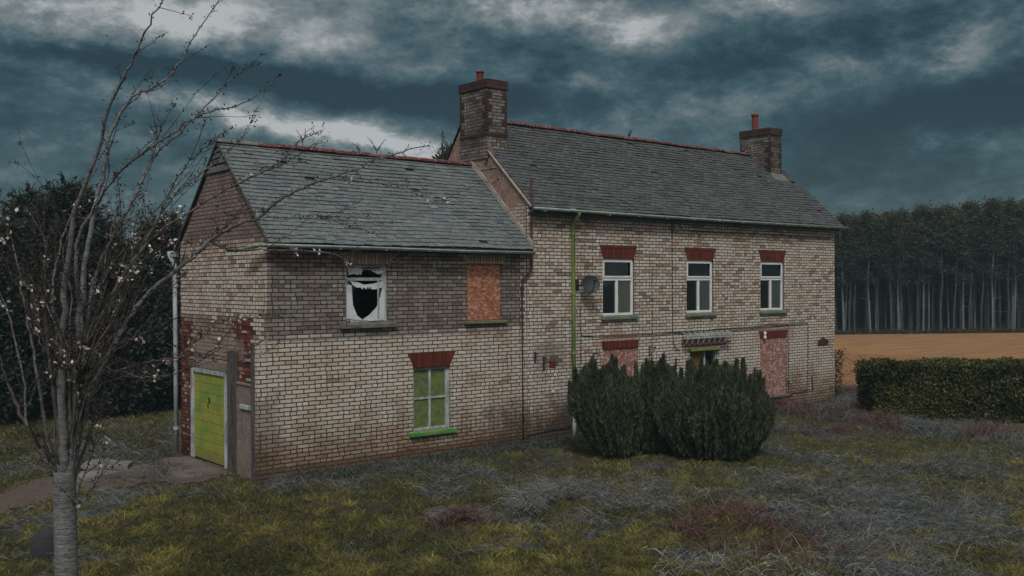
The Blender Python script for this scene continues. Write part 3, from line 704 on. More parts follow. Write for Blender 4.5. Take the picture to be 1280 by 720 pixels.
# chimneys
def chimney(x0, x1, y0, y1, zb, band, z1, px, py, pots):
    o = MB().box(x0, x1, y0, y1, zb, z1-.2).build('chimney', M['brick_chimney'], house)
    # toothed dark-red quoins, one column a corner
    hh = .149; e = .006
    for (cx, sx) in ((x0, 1), (x1, -1)):
        for (cy, sy) in ((y0, 1), (y1, -1)):
            q = MB(); z = band+.06 if band > 0 else zb+.35; i = 0
            q.box(*sorted((cx-sx*e, cx+sx*.03)), *sorted((cy-sy*e, cy+sy*.03)), z, z1-.285)
            while z+hh < z1-.28:
                lx = .14 if i % 2 else .045; ly = .06 if i % 2 else .16
                q.box(*sorted((cx-sx*e*1.3, cx+sx*lx)), *sorted((cy-sy*e*1.3, cy+sy*.02)), z+.004, z+hh-.004)
                q.box(*sorted((cx-sx*e*1.3, cx+sx*.02)), *sorted((cy+sy*.021, cy+sy*ly)), z+.004, z+hh-.004)
                z += hh; i += 1
            q.build('quoin', M['brick_quoin'], o)
    c = MB(); c.box(x0-.03, x1+.03, y0-.03, y1+.03, z1-.23, z1-.03)
    c.add([(x0-.028, y0-.028, z1-.03), (x1+.028, y0-.028, z1-.03), (x1+.028, y1+.028, z1-.03), (x0-.028, y1+.028, z1-.03), (x0+.08, y0+.12, z1), (x1-.08, y0+.12, z1), (x1-.08, y1-.12, z1), (x0+.08, y1-.12, z1)], [(0, 1, 5, 4), (1, 2, 6, 5), (2, 3, 7, 6), (3, 0, 4, 7), (4, 5, 6, 7)])
    c.build('chimney_cap', M['brick_quoin'], o, bevel=.006)
    if band > 0: MB().box(x0-.02, x1+.02, y0-.02, y1+.02, band-.05, band+.02).build('chimney_band', M['brick_quoin'], o, bevel=.006)
    for (xx, yy, r, hgt) in pots:
        p = MB(); p.lathe([(r*.95, z1-.03), (r*.9, z1+hgt*.7), (r*1.0, z1+hgt*.86), (r*1.15, z1+hgt*.88), (r*1.15, z1+hgt), (r*.85, z1+hgt), (r*.8, z1+hgt-.12), (0.001, z1+hgt-.13)], xx, yy, 16); p.build('chimney_pot', M['pot'], o, True)
    return o
chimney(5.855, 6.42, 1.34, 2.32, 6.2, 6.74, 7.98, 0, 0, [(6.14, 1.95, .085, .27)])
chimney(16.48, 17.02, 1.52, 2.58, 6.3, -1, 7.97, 0, 0, [(16.62, 2.15, .10, .46)])
# corbelled brick shoulders carrying the left stack and curved iron wall ties
b = MB(); b.prism([(.98, 5.95), (1.36, 6.68), (2.32, 6.68), (2.42, 6.45), (2.5, 6.2), (2.5, 5.95)], 0, 5.885, 5.8985); b.build('chimney_shoulder', M['brick_party'], house)
b = MB(); b.tube([(5.87, 1.36, 6.42), (5.865, 1.30, 6.32), (5.865, 1.30, 6.22), (5.865, 1.36, 6.12), (5.87, 1.42, 6.06)], .012, 6); b.build('wall_tie', M['iron'], house, True)
b = MB(); b.tube([(5.87, 2.38, 6.44), (5.865, 2.27, 6.36), (5.865, 2.27, 6.22), (5.87, 2.40, 6.12)], .012, 6); b.build('wall_tie', M['iron'], house, True)
b = MB(); b.prism([(1.30, 6.37), (1.515, 6.55), (1.515, 6.62), (1.30, 6.41)], 0, 16.42, 17.08); b.build('chimney_flashing', M['sill_grey'], house)

# lintels (flared flat arches)
def lintel(x0, x1, z0, z1, fl, y=-.03, m='lintel', name='lintel'):
    b = MB(); b.prism([(x0, z0), (x1, z0), (x1+fl, z1), (x0-fl, z1)], 1, y-.006, y+.10); return b.build(name, M[m], house)
for (a, c, d, e) in W_MAIN: lintel(a+.02, c-.02, e+.002, e+.30, .12)
lintel(3.02, 3.86, 1.802, 2.10, .15, 0); lintel(8.06, 9.22, 1.932, 2.11, .04); lintel(13.86, 15.03, 1.952, 2.14, .04)
lintel(1.50, 2.48, 3.785, 4.0, .09, 0, 'lintel_old'); lintel(4.27, 5.22, 3.825, 4.0, .09, 0, 'lintel_old')

# white plastic windows of the main house
def upvc(a0, a1, z0, z1, y, cur, label):
    f = MB(); fw = .055; d0, d1 = y+.045, y+.105; zt = z1-.46
    for (p, q, r, s) in ((a0, a1, z0, z0+fw), (a0, a1, z1-fw, z1), (a0, a0+fw, z0+fw, z1-fw), (a1-fw, a1, z0+fw, z1-fw), (a0+fw, a1-fw, zt-.045, zt+.02)): f.box(p, q, d0, d1, r, s)
    mx = a0+(a1-a0)*.49; f.box(mx-.035, mx+.035, d0, d1, z0+fw, zt-.045)
    o = f.build('window', M['upvc'], house, bevel=.006); tag(o, label)
    s = MB()   # opening top light has a proud sash
    for (p, q, r, t) in ((a0+fw-.01, a1-fw+.01, zt+.022, zt+.062), (a0+fw-.01, a1-fw+.01, z1-fw-.03, z1-fw+.01), (a0+fw-.01, a0+fw+.035, zt+.062, z1-fw-.03), (a1-fw-.035, a1-fw+.01, zt+.062, z1-fw-.03)): s.box(p, q, d0-.018, d0-.002, r, t)
    s.build('sash', M['upvc'], o, bevel=.004)
    for (p, q, r, t) in ((a0+fw, mx-.035, z0+fw, zt-.045), (mx+.035, a1-fw, z0+fw, zt-.045), (a0+fw, a1-fw, zt+.02, z1-fw)):
        g = MB(); g.face([(p, y+.08, r), (q, y+.08, r), (q, y+.08, t), (p, y+.08, t)]); g.build('pane', M['glass'], o)
    c = MB(); n = 16; xa, xb = mx+.0, a1-.02
    for i in range(n):
        u0 = xa+(xb-xa)*i/n; u1 = xa+(xb-xa)*(i+1)/n
        c.face([(u0, y+.115+.012*math.sin(i*1.9), z0+.03), (u1, y+.115+.012*math.sin((i+1)*1.9), z0+.03), (u1, y+.115+.012*math.sin((i+1)*1.9), zt), (u0, y+.115+.012*math.sin(i*1.9), zt)])
    c.build('curtain', M[cur], o)
    sl = MB(); sl.prism([(y-.07, z0-.085), (y+.045, z0-.085), (y+.045, z0-.002), (y-.07, z0-.02)], 0, a0-.06, a1+.08); sl.build('sill', M['sill_green'], o, bevel=.005)
for q, cur, lb in zip(W_MAIN, ('curtain', 'curtain_teal', 'curtain_teal'), ('white window nearest the satellite dish', 'middle white upstairs window', 'white window at the far end upstairs')): upvc(*q, -.03, cur, lb)

# broken window with torn sheeting (wing, upstairs)
a0, a1, z0, z1 = BROKEN; f = MB(); fw = .06; zt = z1-.27
for (p, q, r, s) in ((a0, a1, z0, z0+.05), (a0, a1, z1-.05, z1), (a0, a0+fw, z0+.05, z1-.05), (a1-.10, a1, z0+.05, z1-.05), (a0+fw, a1-.10, zt-.03, zt+.03)): f.box(p, q, .06, .13, r, s)
f.box(a1-.21, a1-.17, .045, .058, z0+.05, zt-.03)
wb = f.build('window', M['oldpaint'], house, bevel=.006); tag(wb, 'broken window hung with torn white sheeting')
def mp(px, py, y=.05): p = onplane(px, py, 1, y); return (p[0], p[2])
def flat(name, pts, y, th, m, parent): 
    b = MB(); b.prism(pts, 1, y, y+th); return b.build(name, M[m], parent)
def zoom3(x, y): return (420+x/7.2, 320+y/7.2)
def poly(pts, y): return [mp(*zoom3(*p), y) for p in pts]
Ys = .052
flat('torn_sheet', poly([(92, 255), (140, 262), (152, 440), (190, 535), (238, 572), (225, 580), (95, 565)], Ys), Ys, .004, 'plastic_sheet', wb)
flat('torn_sheet', poly([(130, 228), (200, 238), (250, 258), (330, 250), (420, 225), (425, 262), (412, 285), (350, 300), (318, 300), (308, 268), (300, 300), (288, 272), (275, 300), (248, 282), (236, 302), (222, 282), (190, 285), (150, 262)], Ys), Ys, .004, 'plastic_sheet', wb)
flat('torn_sheet', poly([(418, 290), (440, 300), (438, 575), (300, 585), (240, 570), (300, 530), (365, 460), (400, 360)], Ys), Ys, .004, 'plastic_sheet', wb)
flat('torn_sheet', poly([(105, 110), (225, 100), (240, 130), (225, 170), (205, 160), (190, 172), (165, 160), (110, 172)], Ys), Ys, .004, 'plastic_sheet', wb)
flat('torn_sheet', poly([(300, 120), (440, 108), (440, 150), (380, 165), (330, 140)], Ys), Ys, .004, 'plastic_sheet', wb)
g = MB(); g.face([(a0+.05, .10, z0+.04), (a0+.05, .10, zt), (a0+.30, .10, zt), (a0+.12, .10, z0+.3)]); g.build('pane', M['glass'], wb)
MB().prism([(-.09, z0-.11), (.06, z0-.11), (.06, z0-.003), (-.09, z0-.035)], 0, a0-.13, a1+.15).build('sill', M['sill_grey'], wb, bevel=.006)
# boarded window upstairs
a0, a1, z0, z1 = BOARDU
wbd = MB().box(a0+.005, a1-.015, .035, .055, z0+.005, z1-.005).build('boarded_window', M['osb'], house); tag(wbd, 'upstairs window boarded with orange strand board')
b = MB(); b.box(a1-.06, a1-.0, .056, .12, z0, z1); b.build('frame', M['timber'], wbd)
MB().prism([(-.07, z0-.07), (.033, z0-.07), (.033, z0-.003), (-.07, z0-.02)], 0, a0-.09, a1+.11).build('sill', M['sill_moss'], wbd, bevel=.005)
# green stained window downstairs
a0, a1, z0, z1 = GREENW; f = MB(); d0, d1 = .05, .10
for (p, q, r, s) in ((a0, a1, z0, z0+.05), (a0, a1, z1-.05, z1), (a0, a0+.05, z0+.05, z1-.05), (a1-.09, a1, z0+.05, z1-.05)): f.box(p, q, d0, d1, r, s)
mx = (a0+a1-.04)/2; f.box(mx-.022, mx+.022, d0, d1, z0+.05, z1-.05); f.box(a0+.05, mx-.022, d0+.002, d1, z0+.60, z0+.64); f.box(mx+.022, a1-.09, d0+.002, d1, z0+.60, z0+.64)
wg = f.build('window', M['oldpaint'], house, bevel=.004); tag(wg, 'downstairs window backed with green stained board')
MB().box(a0+.03, a1-.03, .075, .09, z0+.03, z1-.03).build('backing_board', M['lime_board'], wg)
MB().prism([(-.08, z0-.09), (.05, z0-.09), (.05, z0-.003), (-.08, z0-.02)], 0, a0-.10, a1+.10).build('sill', M['sill_bright'], wg, bevel=.006)
# lower boarded window and boarded door of main house
a0, a1, z0, z1 = LOWBOARD; o = MB().box(a0+.01, a1-.01, -.005, .015, z0, z1-.004).build('boarded_window', M['osb_pink'], house); tag(o, 'ground floor window boarded with pink strand board')
a0, a1, z0, z1 = DOORB; o = MB().box(a0+.01, a1-.01, -.008, .012, z0+.0, z1-.004).build('boarded_doorway', M['osb_pink'], house); tag(o, 'doorway boarded over in pink strand board')
MB().box(14.44, 14.455, -.012, -.0085, z0+.02, z1-.02).build('joint_strip', M['timber'], o)
MB().box(a0-.02, a1+.03, -.12, -.035, z0-.06, z0-.003).build('threshold', M['sill_grey'], o, bevel=.006)
MB().box(14.35, 15.0, -.30, -.034, -.1, .30).build('brick_step', M['red_step'], house, bevel=.01)
# little white bell lamp on the lintel
b = MB(); b.lathe([(.001, 2.125), (.03, 2.12), (.045, 2.08), (.018, 2.03), (.018, 2.02), (.045, 1.97), (.03, 1.93), (.001, 1.925)], 14.02, -.075, 12); b.box(14.005, 14.035, -.07, -.037, 2.0, 2.05); b.build('lamp', M['white'], house, True)
# central doorway
a0, a1, z0, z1 = CDOOR
o = MB().box(a0, a0+.58, .03, .07, 0, z1-.005).build('front_door', M['door_brown'], house)
MB().box(a0+.50, a0+.53, -.01, .028, .9, 1.02).build('handle', M['iron'], o)
o = MB().box(a0+.58, a0+.62, .0, .09, 0, z1-.005).box(a1-.04, a1, .0, .09, 0, z1-.005).box(a0+.62, a1-.04, .0, .09, .85, .9).build('side_light', M['oldpaint'], house)
g = MB(); g.face([(a0+.62, .06, .9), (a1-.04, .06, .9), (a1-.04, .06, z1), (a0+.62, .06, z1)]); g.build('pane', M['glass'], o)
MB().box(a0+.62, a1-.04, .03, .07, 0, .85).build('side_panel', M['panel_dark'], o)
b = MB(); b.prism([(a0-.03, 1.742), (a1+.02, 1.742), (a1+.02, 1.80), (a1-.2, 1.83), (a0+.3, 1.825), (a0-.03, 1.79)], 1, -.13, -.034); b.build('mossy_door_head', M['moss'], house, bevel=.01)
# rack of bars above the door
rk = empty('wall_rack', (11.58, -.03, 1.88), 'rusty red and grey barred rack fixed over the mossy front door head', 'rack')
b = MB(); b.box(10.74, 12.44, -.05, -.034, 1.87, 2.05); b.build('back_board', M['rackred'], rk)
b = MB(); n = 9
for i in range(n):
    x = 10.76+i*(1.66/(n-1)); b.tube([(x, -.06, 2.21), (x, -.19, 2.16), (x+.01, -.21, 2.05), (x, -.16, 1.93), (x, -.06, 1.88)], .014, 6)
b.build('upright_bar', M['gutter'], rk)
for z, y in ((2.17, -.19), (2.08, -.215), (1.93, -.165)):
    b = MB(); b.box(10.72, 12.46, y-.012, y+.012, z-.018, z+.018); b.build('rail', M['gutter'] if z > 2 else M['rackred'], rk)

# gable doorway: lime green boarded door
a0, a1 = 1.50, 3.42
b = MB(); b.box(-.03, .05, 3.30, 3.42, 0, 1.80); b.box(-.03, .05, 1.68, 1.78, 0, 1.70); b.box(-.03, .05, 1.68, 3.298, 1.70, 1.80)
dfr = b.build('door_frame', M['oldpaint'], house, bevel=.006)
b = MB(); z = 0.02; nb = 9; hb = (1.70-.02)/nb
for i in range(nb): b.box(.0, .035, 1.785, 3.295, z+.006, z+hb-.002); z += hb
b.box(.02, .05, 1.785, 3.295, .02, 1.69)
dr = b.build('green_door', M['door_green'], house); tag(dr, 'lime green horizontally boarded door')
b = MB(); b.box(-.012, .0, 2.50, 2.56, 1.14, 1.24); b.tube([(-.03, 2.53, 1.13), (-.035, 2.53, 1.06)], .01, 6); b.build('handle', M['iron'], dr)
b = MB(); b.box(-.04, .0-.003, 1.50, 3.46, 1.80, 1.97); b.build('door_head_render', M['render'], house, bevel=.01)
b = MB(); b.box(.0, .03, 1.50, 1.68, 0, 1.8); b.build('jamb_render', M['render'], house)
b = MB(); b.box(-.13, -.005, 1.29, 1.40, -.05, 2.22); b.build('door_post', M['timber'], house, bevel=.008)
b = MB(); b.box(-.05, -.004, 1.20, 1.289, -.05, 2.2); b.build('door_post', M['timber'], house, bevel=.008)
b = MB(); b.box(-.05, -.004, .12, 1.165, -.1, 1.62); b.box(-.07, -.004, .12, 1.165, 1.62, 1.66); b.build('rendered_panel', M['render'], house, bevel=.006)
b = MB(); b.box(-.09, -.05, .42, .95, 1.20, 1.28); b.build('wall_cleat', M['oldpaint'], house, bevel=.006)
b = MB(); b.box(-.245, -.19, .06, .13, -.1, 2.42); b.build('corner_post', M['timber'], house, bevel=.008)
b = MB(); b.box(-.12, -.08, .12, .16, -.1, 2.30); b.build('corner_post', M['oldpaint'], house, bevel=.008)
for (y, z, l) in ((.75, 2.05, .20), (.7, 1.70, .24), (.9, 2.55, .18), (.6, 2.2, .16)): MB().box(-.02, -.0035, y-l/2, y+l/2, z, z+.045).build('mortar_patch', M['mortar_fillet'], house)
# concrete apron in front of the door
ap = MB(); ap.prism([(-1.0, 1.5), (-.12, 1.42), (-.06, 3.5), (-.5, 3.6), (-1.1, 3.1)], 2, -.08, -.002); tag(ap.build('doorstep_slab', M['apron'], None, bevel=.015, origin=(-.6, 2.4, 0)), 'grey concrete apron before the lime green door', 'doorstep')
# downpipes
def pipe(name, pts, r, m, collars=(), label=None, parent=house):
    b = MB(); b.tube(pts, r, 10); o = b.build(name, M[m], parent, True)
    if label: tag(o, label)
    if collars:
        for (x, y, z) in collars: MB().tube([(x, y, z-.03), (x, y, z+.03)], (r[0] if isinstance(r, list) else r)+.012, 10).build('pipe_collar', M[m], o)
    return o
pipe('downpipe', [(7.12, -.28, zm-.03), (7.12, -.26, zm-.12), (7.12, -.09, zm-.26), (7.125, -.085, 3), (7.13, -.085, .78)], .044, 'pipe_green', [(7.12, -.085, z) for z in (4.5, 3.2, 1.9, .85)], 'mossy yellow green downpipe')
pipe('drain_shoe', [(7.13, -.085, .79), (7.135, -.085, -.1)], .046, 'pipe_pale', label='pale grey lower length of the green downpipe')
pipe('vent_pipe', [(5.92, -.09, 5.64), (5.92, -.09, 3.76), (5.90, -.09, 3.68), (5.70, -.06, 3.52), (5.68, -.06, 3.42), (5.69, -.06, 1.7), (5.70, -.06, -.05)], [.026, .026, .026, .022, .02, .014, .012], 'rust', [(5.92, -.09, 4.7), (5.68, -.06, 3.3)], 'thin rusty vent pipe at the junction of the two roofs')
pipe('downpipe', [(-.14, DW+.24, zg-.02), (-.14, DW+.22, zg-.1), (-.10, DW+.06, zg-.28), (-.09, DW+.05, 2), (-.09, DW+.05, -.02)], .045, 'pipe_pale', [(-.09, DW+.05, z) for z in (3.4, 1.9, .5)], 'pale grey downpipe at the rear corner of the gable')
MB().box(-.16, .0-.003, DW+.12, DW+.28, zg-.12, zg-.06).build('gutter_end', M['pipe_pale'], house)
# cables across the facade
def P0(px, py, y=-.05):
    p = onplane(px, py, 1, y); return (p[0], y, p[2])
def cable(pts, r=.0075, name='cable'):
    out = []
    for i in range(len(pts)-1):
        A_, B_ = Vector(P0(*pts[i])), Vector(P0(*pts[i+1])); n = max(2, int((B_-A_).length/.35))
        for k in range(n): out.append(A_.lerp(B_, k/n)+Vector((random.gauss(0, .004), 0, random.gauss(0, .004)-.012*math.sin(PI*k/n))))
    out.append(Vector(P0(*pts[-1]))); b = MB(); b.tube(out, r, 6); b.build(name, M['black'], house, True)
cable([(725, 372), (725, 412), (728, 420), (780, 419), (840, 416), (900, 411), (960, 406), (1010, 404), (1010, 488), (984, 491)])
cable([(726, 421), (725, 470), (724, 556)]); cable([(840, 276), (840, 300), (841, 420), (843, 434), (850, 438)], .009)
cable([(841, 290), (843, 279), (849, 279), (853, 287), (870, 289), (940, 292), (1038, 298)]); cable([(842, 416), (905, 414), (985, 406), (986, 490)], .007)
cable([(815, 338), (815, 430), (815, 455)], .006); cable([(652, 545), (690, 537), (714, 533)], .008); cable([(1015, 468), (1016, 488)], .012)
# brackets / hooks
for (px, py) in ((742, 441), (812, 433)):
    x, _, z = P0(px, py); b = MB(); b.box(x-.012, x+.012, -.05, -.032, z-.24, z); b.box(x-.012, x+.012, -.26, -.05, z-.03, z-.008)
    b.tube([(x, -.05, z-.22), (x, -.25, z-.03)], .008, 6); b.build('shelf_bracket', M['iron'], house)
for (px, py, l) in ((669, 440, .22), (680, 446, .30), (845, 448, .26)):
    x, _, z = P0(px, py); b = MB(); b.box(x-.015, x+.015, -.06, -.032, z-l, z); b.box(x-.012, x+.012, -.14, -.06, z-.04, z-.015); b.build('iron_hook', M['iron'], house)
b = MB(); b.prism([(16.52, 1.64), (17.02, 1.64), (17.02, 1.76), (16.90, 1.82), (16.77, 1.86), (16.62, 1.82), (16.52, 1.76)], 1, -.045, -.03); b.build('air_vent', M['brick_quoin'], house)
b = MB(); b.box(6.46, 6.64, -.036, -.02, 1.60, 1.76); b.build('patch_of_red_brick', M['red_step'], house)
b = MB(); b.lathe([(.03, 0), (.03, .02)], 0, 0, 10)
b = MB(); b.tube([(6.56, -.05, 1.10), (6.56, -.03, 1.10)], .035, 10); b.build('overflow_outlet', M['white'], house)

# satellite dish
dp = P0(739, 355, -.32)
ds = empty('satellite_dish', (dp[0]-.15, -.03, dp[2]), 'round dark grey satellite dish beside the nearest white upstairs window', 'satellite dish')
dn = Vector((-.42, -.86, .28)).normalized(); a = dn.orthogonal().normalized(); bb = dn.cross(a); C0 = Vector(dp); b = MB(); n = 28; rings = [(0, .0), (.08, .005), (.14, .015), (.19, .035), (.205, .042)]
V = []
for (r, h) in rings:
    for k in range(n): V.append(C0+(a*math.cos(2*PI*k/n)+bb*math.sin(2*PI*k/n))*max(r, .001)+dn*(h-.05))
b.add(V, [(i*n+k, i*n+(k+1) % n, (i+1)*n+(k+1) % n, (i+1)*n+k) for i in range(4) for k in range(n)])
V2 = [v-dn*.012 for v in V]; b.add(V2, [(i*n+k, i*n+(k+1) % n, (i+1)*n+(k+1) % n, (i+1)*n+k) for i in range(4) for k in range(n)])
b.build('reflector', M['dish'], ds, True)
b = MB(); b.tube([C0-dn*.05+Vector((0, 0, -.2)), C0+dn*.20+Vector((0, 0, -.12)), C0+dn*.26+Vector((0, 0, -.02))], .012, 8); b.tube([C0+dn*.25, C0+dn*.31], .028, 10); b.build('feed_arm', M['dish'], ds, True)
b = MB(); b.tube([C0-dn*.06, Vector((dp[0]-.18, -.12, dp[2]-.02)), Vector((dp[0]-.18, -.05, dp[2]-.02))], .018, 8); b.box(dp[0]-.24, dp[0]-.12, -.06, -.034, dp[2]-.12, dp[2]+.10); b.build('wall_bracket', M['iron'], ds)

# bird on the ridge
p = onplane(787, 175, 1, YR); bz = ZRM+.12
bd = MB(); bx, by = float(p[0]), YR
def ell(b, c, ax, r, n=10, m=8):
    ax = Vector(ax).normalized(); u = ax.orthogonal().normalized(); v = ax.cross(u); prof = []
    P = [];
    for i in range(m+1):
        t = -1+2*i/m; P.append((Vector(c)+ax*t*r[0], math.sqrt(max(0, 1-t*t))*r[1]+.001))
    b.tube([q[0] for q in P], [q[1] for q in P], n)
ell(bd, (bx, by, bz+.09), (.55, 0, .83), (.085, .04)); ell(bd, (bx+.055, by, bz+.175), (.7, 0, .6), (.035, .025)); bd.tube([(bx+.02, by, bz+.12), (bx+.055, by, bz+.175)], [.03, .018], 8)
bd.tube([(bx+.08, by, bz+.185), (bx+.115, by, bz+.182)], [.009, .001], 6)
bd.add([(bx-.03, by-.02, bz+.06), (bx-.03, by+.02, bz+.06), (bx-.10, by+.018, bz-.015), (bx-.10, by-.018, bz-.015), (bx-.03, by-.02, bz+.045), (bx-.03, by+.02, bz+.045), (bx-.10, by+.018, bz-.022), (bx-.10, by-.018, bz-.022)], [(0, 1, 2, 3), (4, 5, 6, 7), (0, 3, 7, 4), (1, 2, 6, 5), (2, 3, 7, 6)])
for s in (-.012, .012): bd.tube([(bx+.005, by+s, bz+.03), (bx+.012, by+s, bz-.02)], .004, 5)
tag(bd.build('bird', M['bird'], None, True, origin=(bx, by, bz)), 'small dark bird perched on the main roof ridge', 'bird')

# ------------------------------------------------------------------ foliage helpers
def leaves(P, D, length, width, r):
    """P centres, D directions (n,3); returns quad vertices (n*4,3) as slim diamonds"""
    n = len(P); D = D/np.linalg.norm(D, axis=1, keepdims=True); A_ = r.normal(size=(n, 3)); S = np.cross(D, A_); S /= np.linalg.norm(S, axis=1, keepdims=True)+1e-9
    L = (length*(.6+.8*r.random(n)))[:, None]; W = (width*(.6+.8*r.random(n)))[:, None]
    V = np.stack([P, P+D*L*.45+S*W, P+D*L, P+D*L*.45-S*W], 1); return V.reshape(-1, 3)
def mixcol(r, n, c0, c1, var=.25):
    k = r.random((n, 1)); c = np.array(c0)*(1-k)+np.array(c1)*k; return c*(1+var*(r.random((n, 1))-.5)*2)

def shrub(px, D, rx, ry, h, spires, seed, label, n=26000, low=.35, lean=0.0, wide=.60):
    r = np.random.default_rng(seed); c = atdepth(px, 400, D); base = (c[0], c[1], 0)
    e = empty('conifer_shrub', base, label, 'shrub', 'clipped conifer shrubs in front of the house')
    def rad(t, th):
        base_ = low+(1-low)*np.sin(np.clip(t/wide, 0, 1)*PI/2)**1.1
        top = np.clip(1-(np.clip(t-wide, 0, 1)/(1.03-wide))**2.4, 0, 1)**.62; q = np.where(t < wide, base_, top)
        return q*(1+.07*np.sin(th*3+seed)+.06*np.sin(th*7+t*3+seed*2))
    def ctr(t): return base[0]+R0[0]*lean*(t-.5), base[1]+R0[1]*lean*(t-.5)
    def topz(th): return h*(.80+.05*np.sin(th*2+seed)+.04*np.sin(th*5+seed))
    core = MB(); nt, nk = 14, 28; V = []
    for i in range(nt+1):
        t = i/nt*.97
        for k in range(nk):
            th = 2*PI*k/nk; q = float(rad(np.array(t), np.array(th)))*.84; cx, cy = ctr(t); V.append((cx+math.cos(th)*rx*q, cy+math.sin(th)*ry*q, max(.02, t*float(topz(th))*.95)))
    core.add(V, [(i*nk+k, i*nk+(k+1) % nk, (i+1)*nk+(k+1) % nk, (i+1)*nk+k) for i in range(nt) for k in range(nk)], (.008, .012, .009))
    core.build('shade_core', M['leaf'], e)  # opaque core added behind the leaves, coloured near black for inner shade
    t = r.random(n)**.85; th = r.uniform(0, 2*PI, n)
    nrib = int(16*(rx+ry)); rib = np.round(th*nrib/(2*PI)+r.normal(0, .35, n))*2*PI/nrib; th2 = th*.62+rib*.38+.06*np.sin(t*6+rib*5)
    q = rad(t, th2)*(.82+.22*r.random(n)**.7)*(1+.035*np.cos((th-rib)*nrib)+.05*(fbm(th2*6+seed, t*9, 3)-.5)*2); cx, cy = ctr(t)
    P = np.stack([cx+np.cos(th2)*rx*q, cy+np.sin(th2)*ry*q, t*topz(th2)+.03*np.sin(rib*11)*t+.02], 1)
    Dv = np.stack([np.cos(th)*.35, np.sin(th)*.35, 1.0+0*t], 1)+r.normal(0, .22, (n, 3))
    shade = fbm(th2*5+seed, t*4, 3)
    Vs = [leaves(P, Dv, .085, .011, r)]; Cs = [mixcol(r, n, (.026, .038, .024), (.085, .098, .050), .35)*(.20+1.65*shade)[:, None]*(.95+.22*np.cos((th-rib)*nrib))[:, None]]  # ribs lighter, gaps between them darker: shade put into the leaf colour
    for i in range(spires):
        a = r.uniform(0, 2*PI); d = r.random()**.55*1.0; k = r.random()
        zt = h*(.84+.17*k**1.8)-.16*h*d**3; ln = r.uniform(.5, .85); zb = zt-ln; m_ = 640; tt = r.random(m_); w0 = r.uniform(.06, .115); rr = (w0*(1-tt)**.75+.008)*np.sqrt(r.random(m_)); an = r.uniform(0, 2*PI, m_)
        c1, c2 = ctr(.92); sx = c1+math.cos(a)*rx*d*.93; sy = c2+math.sin(a)*ry*d*.93
        Pp = np.stack([sx+np.cos(an)*rr+np.cos(a)*.06*tt*d, sy+np.sin(an)*rr+np.sin(a)*.06*tt*d, zb+(zt-zb)*tt], 1); Dd = np.stack([np.cos(an)*.25, np.sin(an)*.25, 1+0*an], 1)+r.normal(0, .15, (m_, 3))
        Vs.append(leaves(Pp, Dd, .07, .009, r)); Cs.append(mixcol(r, m_, (.028, .042, .028), (.085, .10, .055))*(.6+.8*r.random()))
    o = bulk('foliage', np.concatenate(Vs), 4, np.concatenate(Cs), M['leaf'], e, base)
    tr = MB(); tr.tube([(base[0], base[1], -.1), (base[0]+.02, base[1], .5)], [.07, .04], 8); tr.build('trunk', M['bark_dark'], e)
    return e
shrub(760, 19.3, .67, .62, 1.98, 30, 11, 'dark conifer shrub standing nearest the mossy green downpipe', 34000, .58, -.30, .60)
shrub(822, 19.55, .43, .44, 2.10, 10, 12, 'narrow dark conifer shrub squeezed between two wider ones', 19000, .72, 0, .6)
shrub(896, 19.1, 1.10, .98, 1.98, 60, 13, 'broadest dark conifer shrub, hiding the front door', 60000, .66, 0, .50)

# hedge
HA = np.array([15.35, -1.75]); u = R0[:2]; back = np.array([Fv[0], Fv[1]]); back /= np.linalg.norm(back)
HL, HT, HH = 11.0, 1.15, 1.38
ph_ = atdepth(1094, 500, 23.6); HA = ph_[:2]
he = empty('garden_hedge', (HA[0]+u[0]*5, HA[1]+u[1]*5, 0), 'long flat topped clipped dark green hedge between garden and field', 'hedge')
r = np.random.default_rng(21); n = 60000
def hpt(l, d, z): return np.stack([HA[0]+u[0]*l+back[0]*d, HA[1]+u[1]*l+back[1]*d, z], 1)
l = r.random(n)*HL; face = r.random(n); d = np.where(face < .62, 0, np.where(face < .92, r.random(n)*HT, HT)); z = np.where((face >= .62) & (face < .92), HH, r.random(n)*HH)
e_ = r.random(n) < .05; l = np.where(e_, 0, l); d = np.where(e_, r.random(n)*HT, d); z = np.where(e_, r.random(n)*HH, z)
wob = (fbm(l*1.3, z*1.5+d, 4)-.5)*.34; wz = (fbm(l*1.6+7, d*2, 3)-.5)*.24
P = hpt(l+np.where(e_, wob, 0)+.06*(z < .5)*0, d+np.where(d == 0, wob, 0)+.0, z+np.where(z >= HH-.001, wz, 0)); P += r.normal(0, .025, P.shape)
P[:, 2] = np.maximum(P[:, 2], .02)
V = leaves(P, r.normal(0, 1, (n, 3))+np.array([-back[0]*.5, -back[1]*.5, .5]), .075, .022, r)
cl_ = fbm(l*2.2, z*3+d*2, 4)
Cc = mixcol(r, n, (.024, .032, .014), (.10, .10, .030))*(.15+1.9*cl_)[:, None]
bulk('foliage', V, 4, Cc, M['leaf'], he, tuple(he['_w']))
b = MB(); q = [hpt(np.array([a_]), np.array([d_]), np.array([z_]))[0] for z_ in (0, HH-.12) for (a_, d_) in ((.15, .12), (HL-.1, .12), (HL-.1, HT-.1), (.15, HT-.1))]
b.add(q, [(0, 1, 2, 3), (4, 5, 6, 7), (0, 1, 5, 4), (1, 2, 6, 5), (2, 3, 7, 6), (3, 0, 4, 7)], (.008, .010, .006)); b.build('shade_core', M['leaf'], he)  # core box filling the hedge, near black in place of shade between leaves

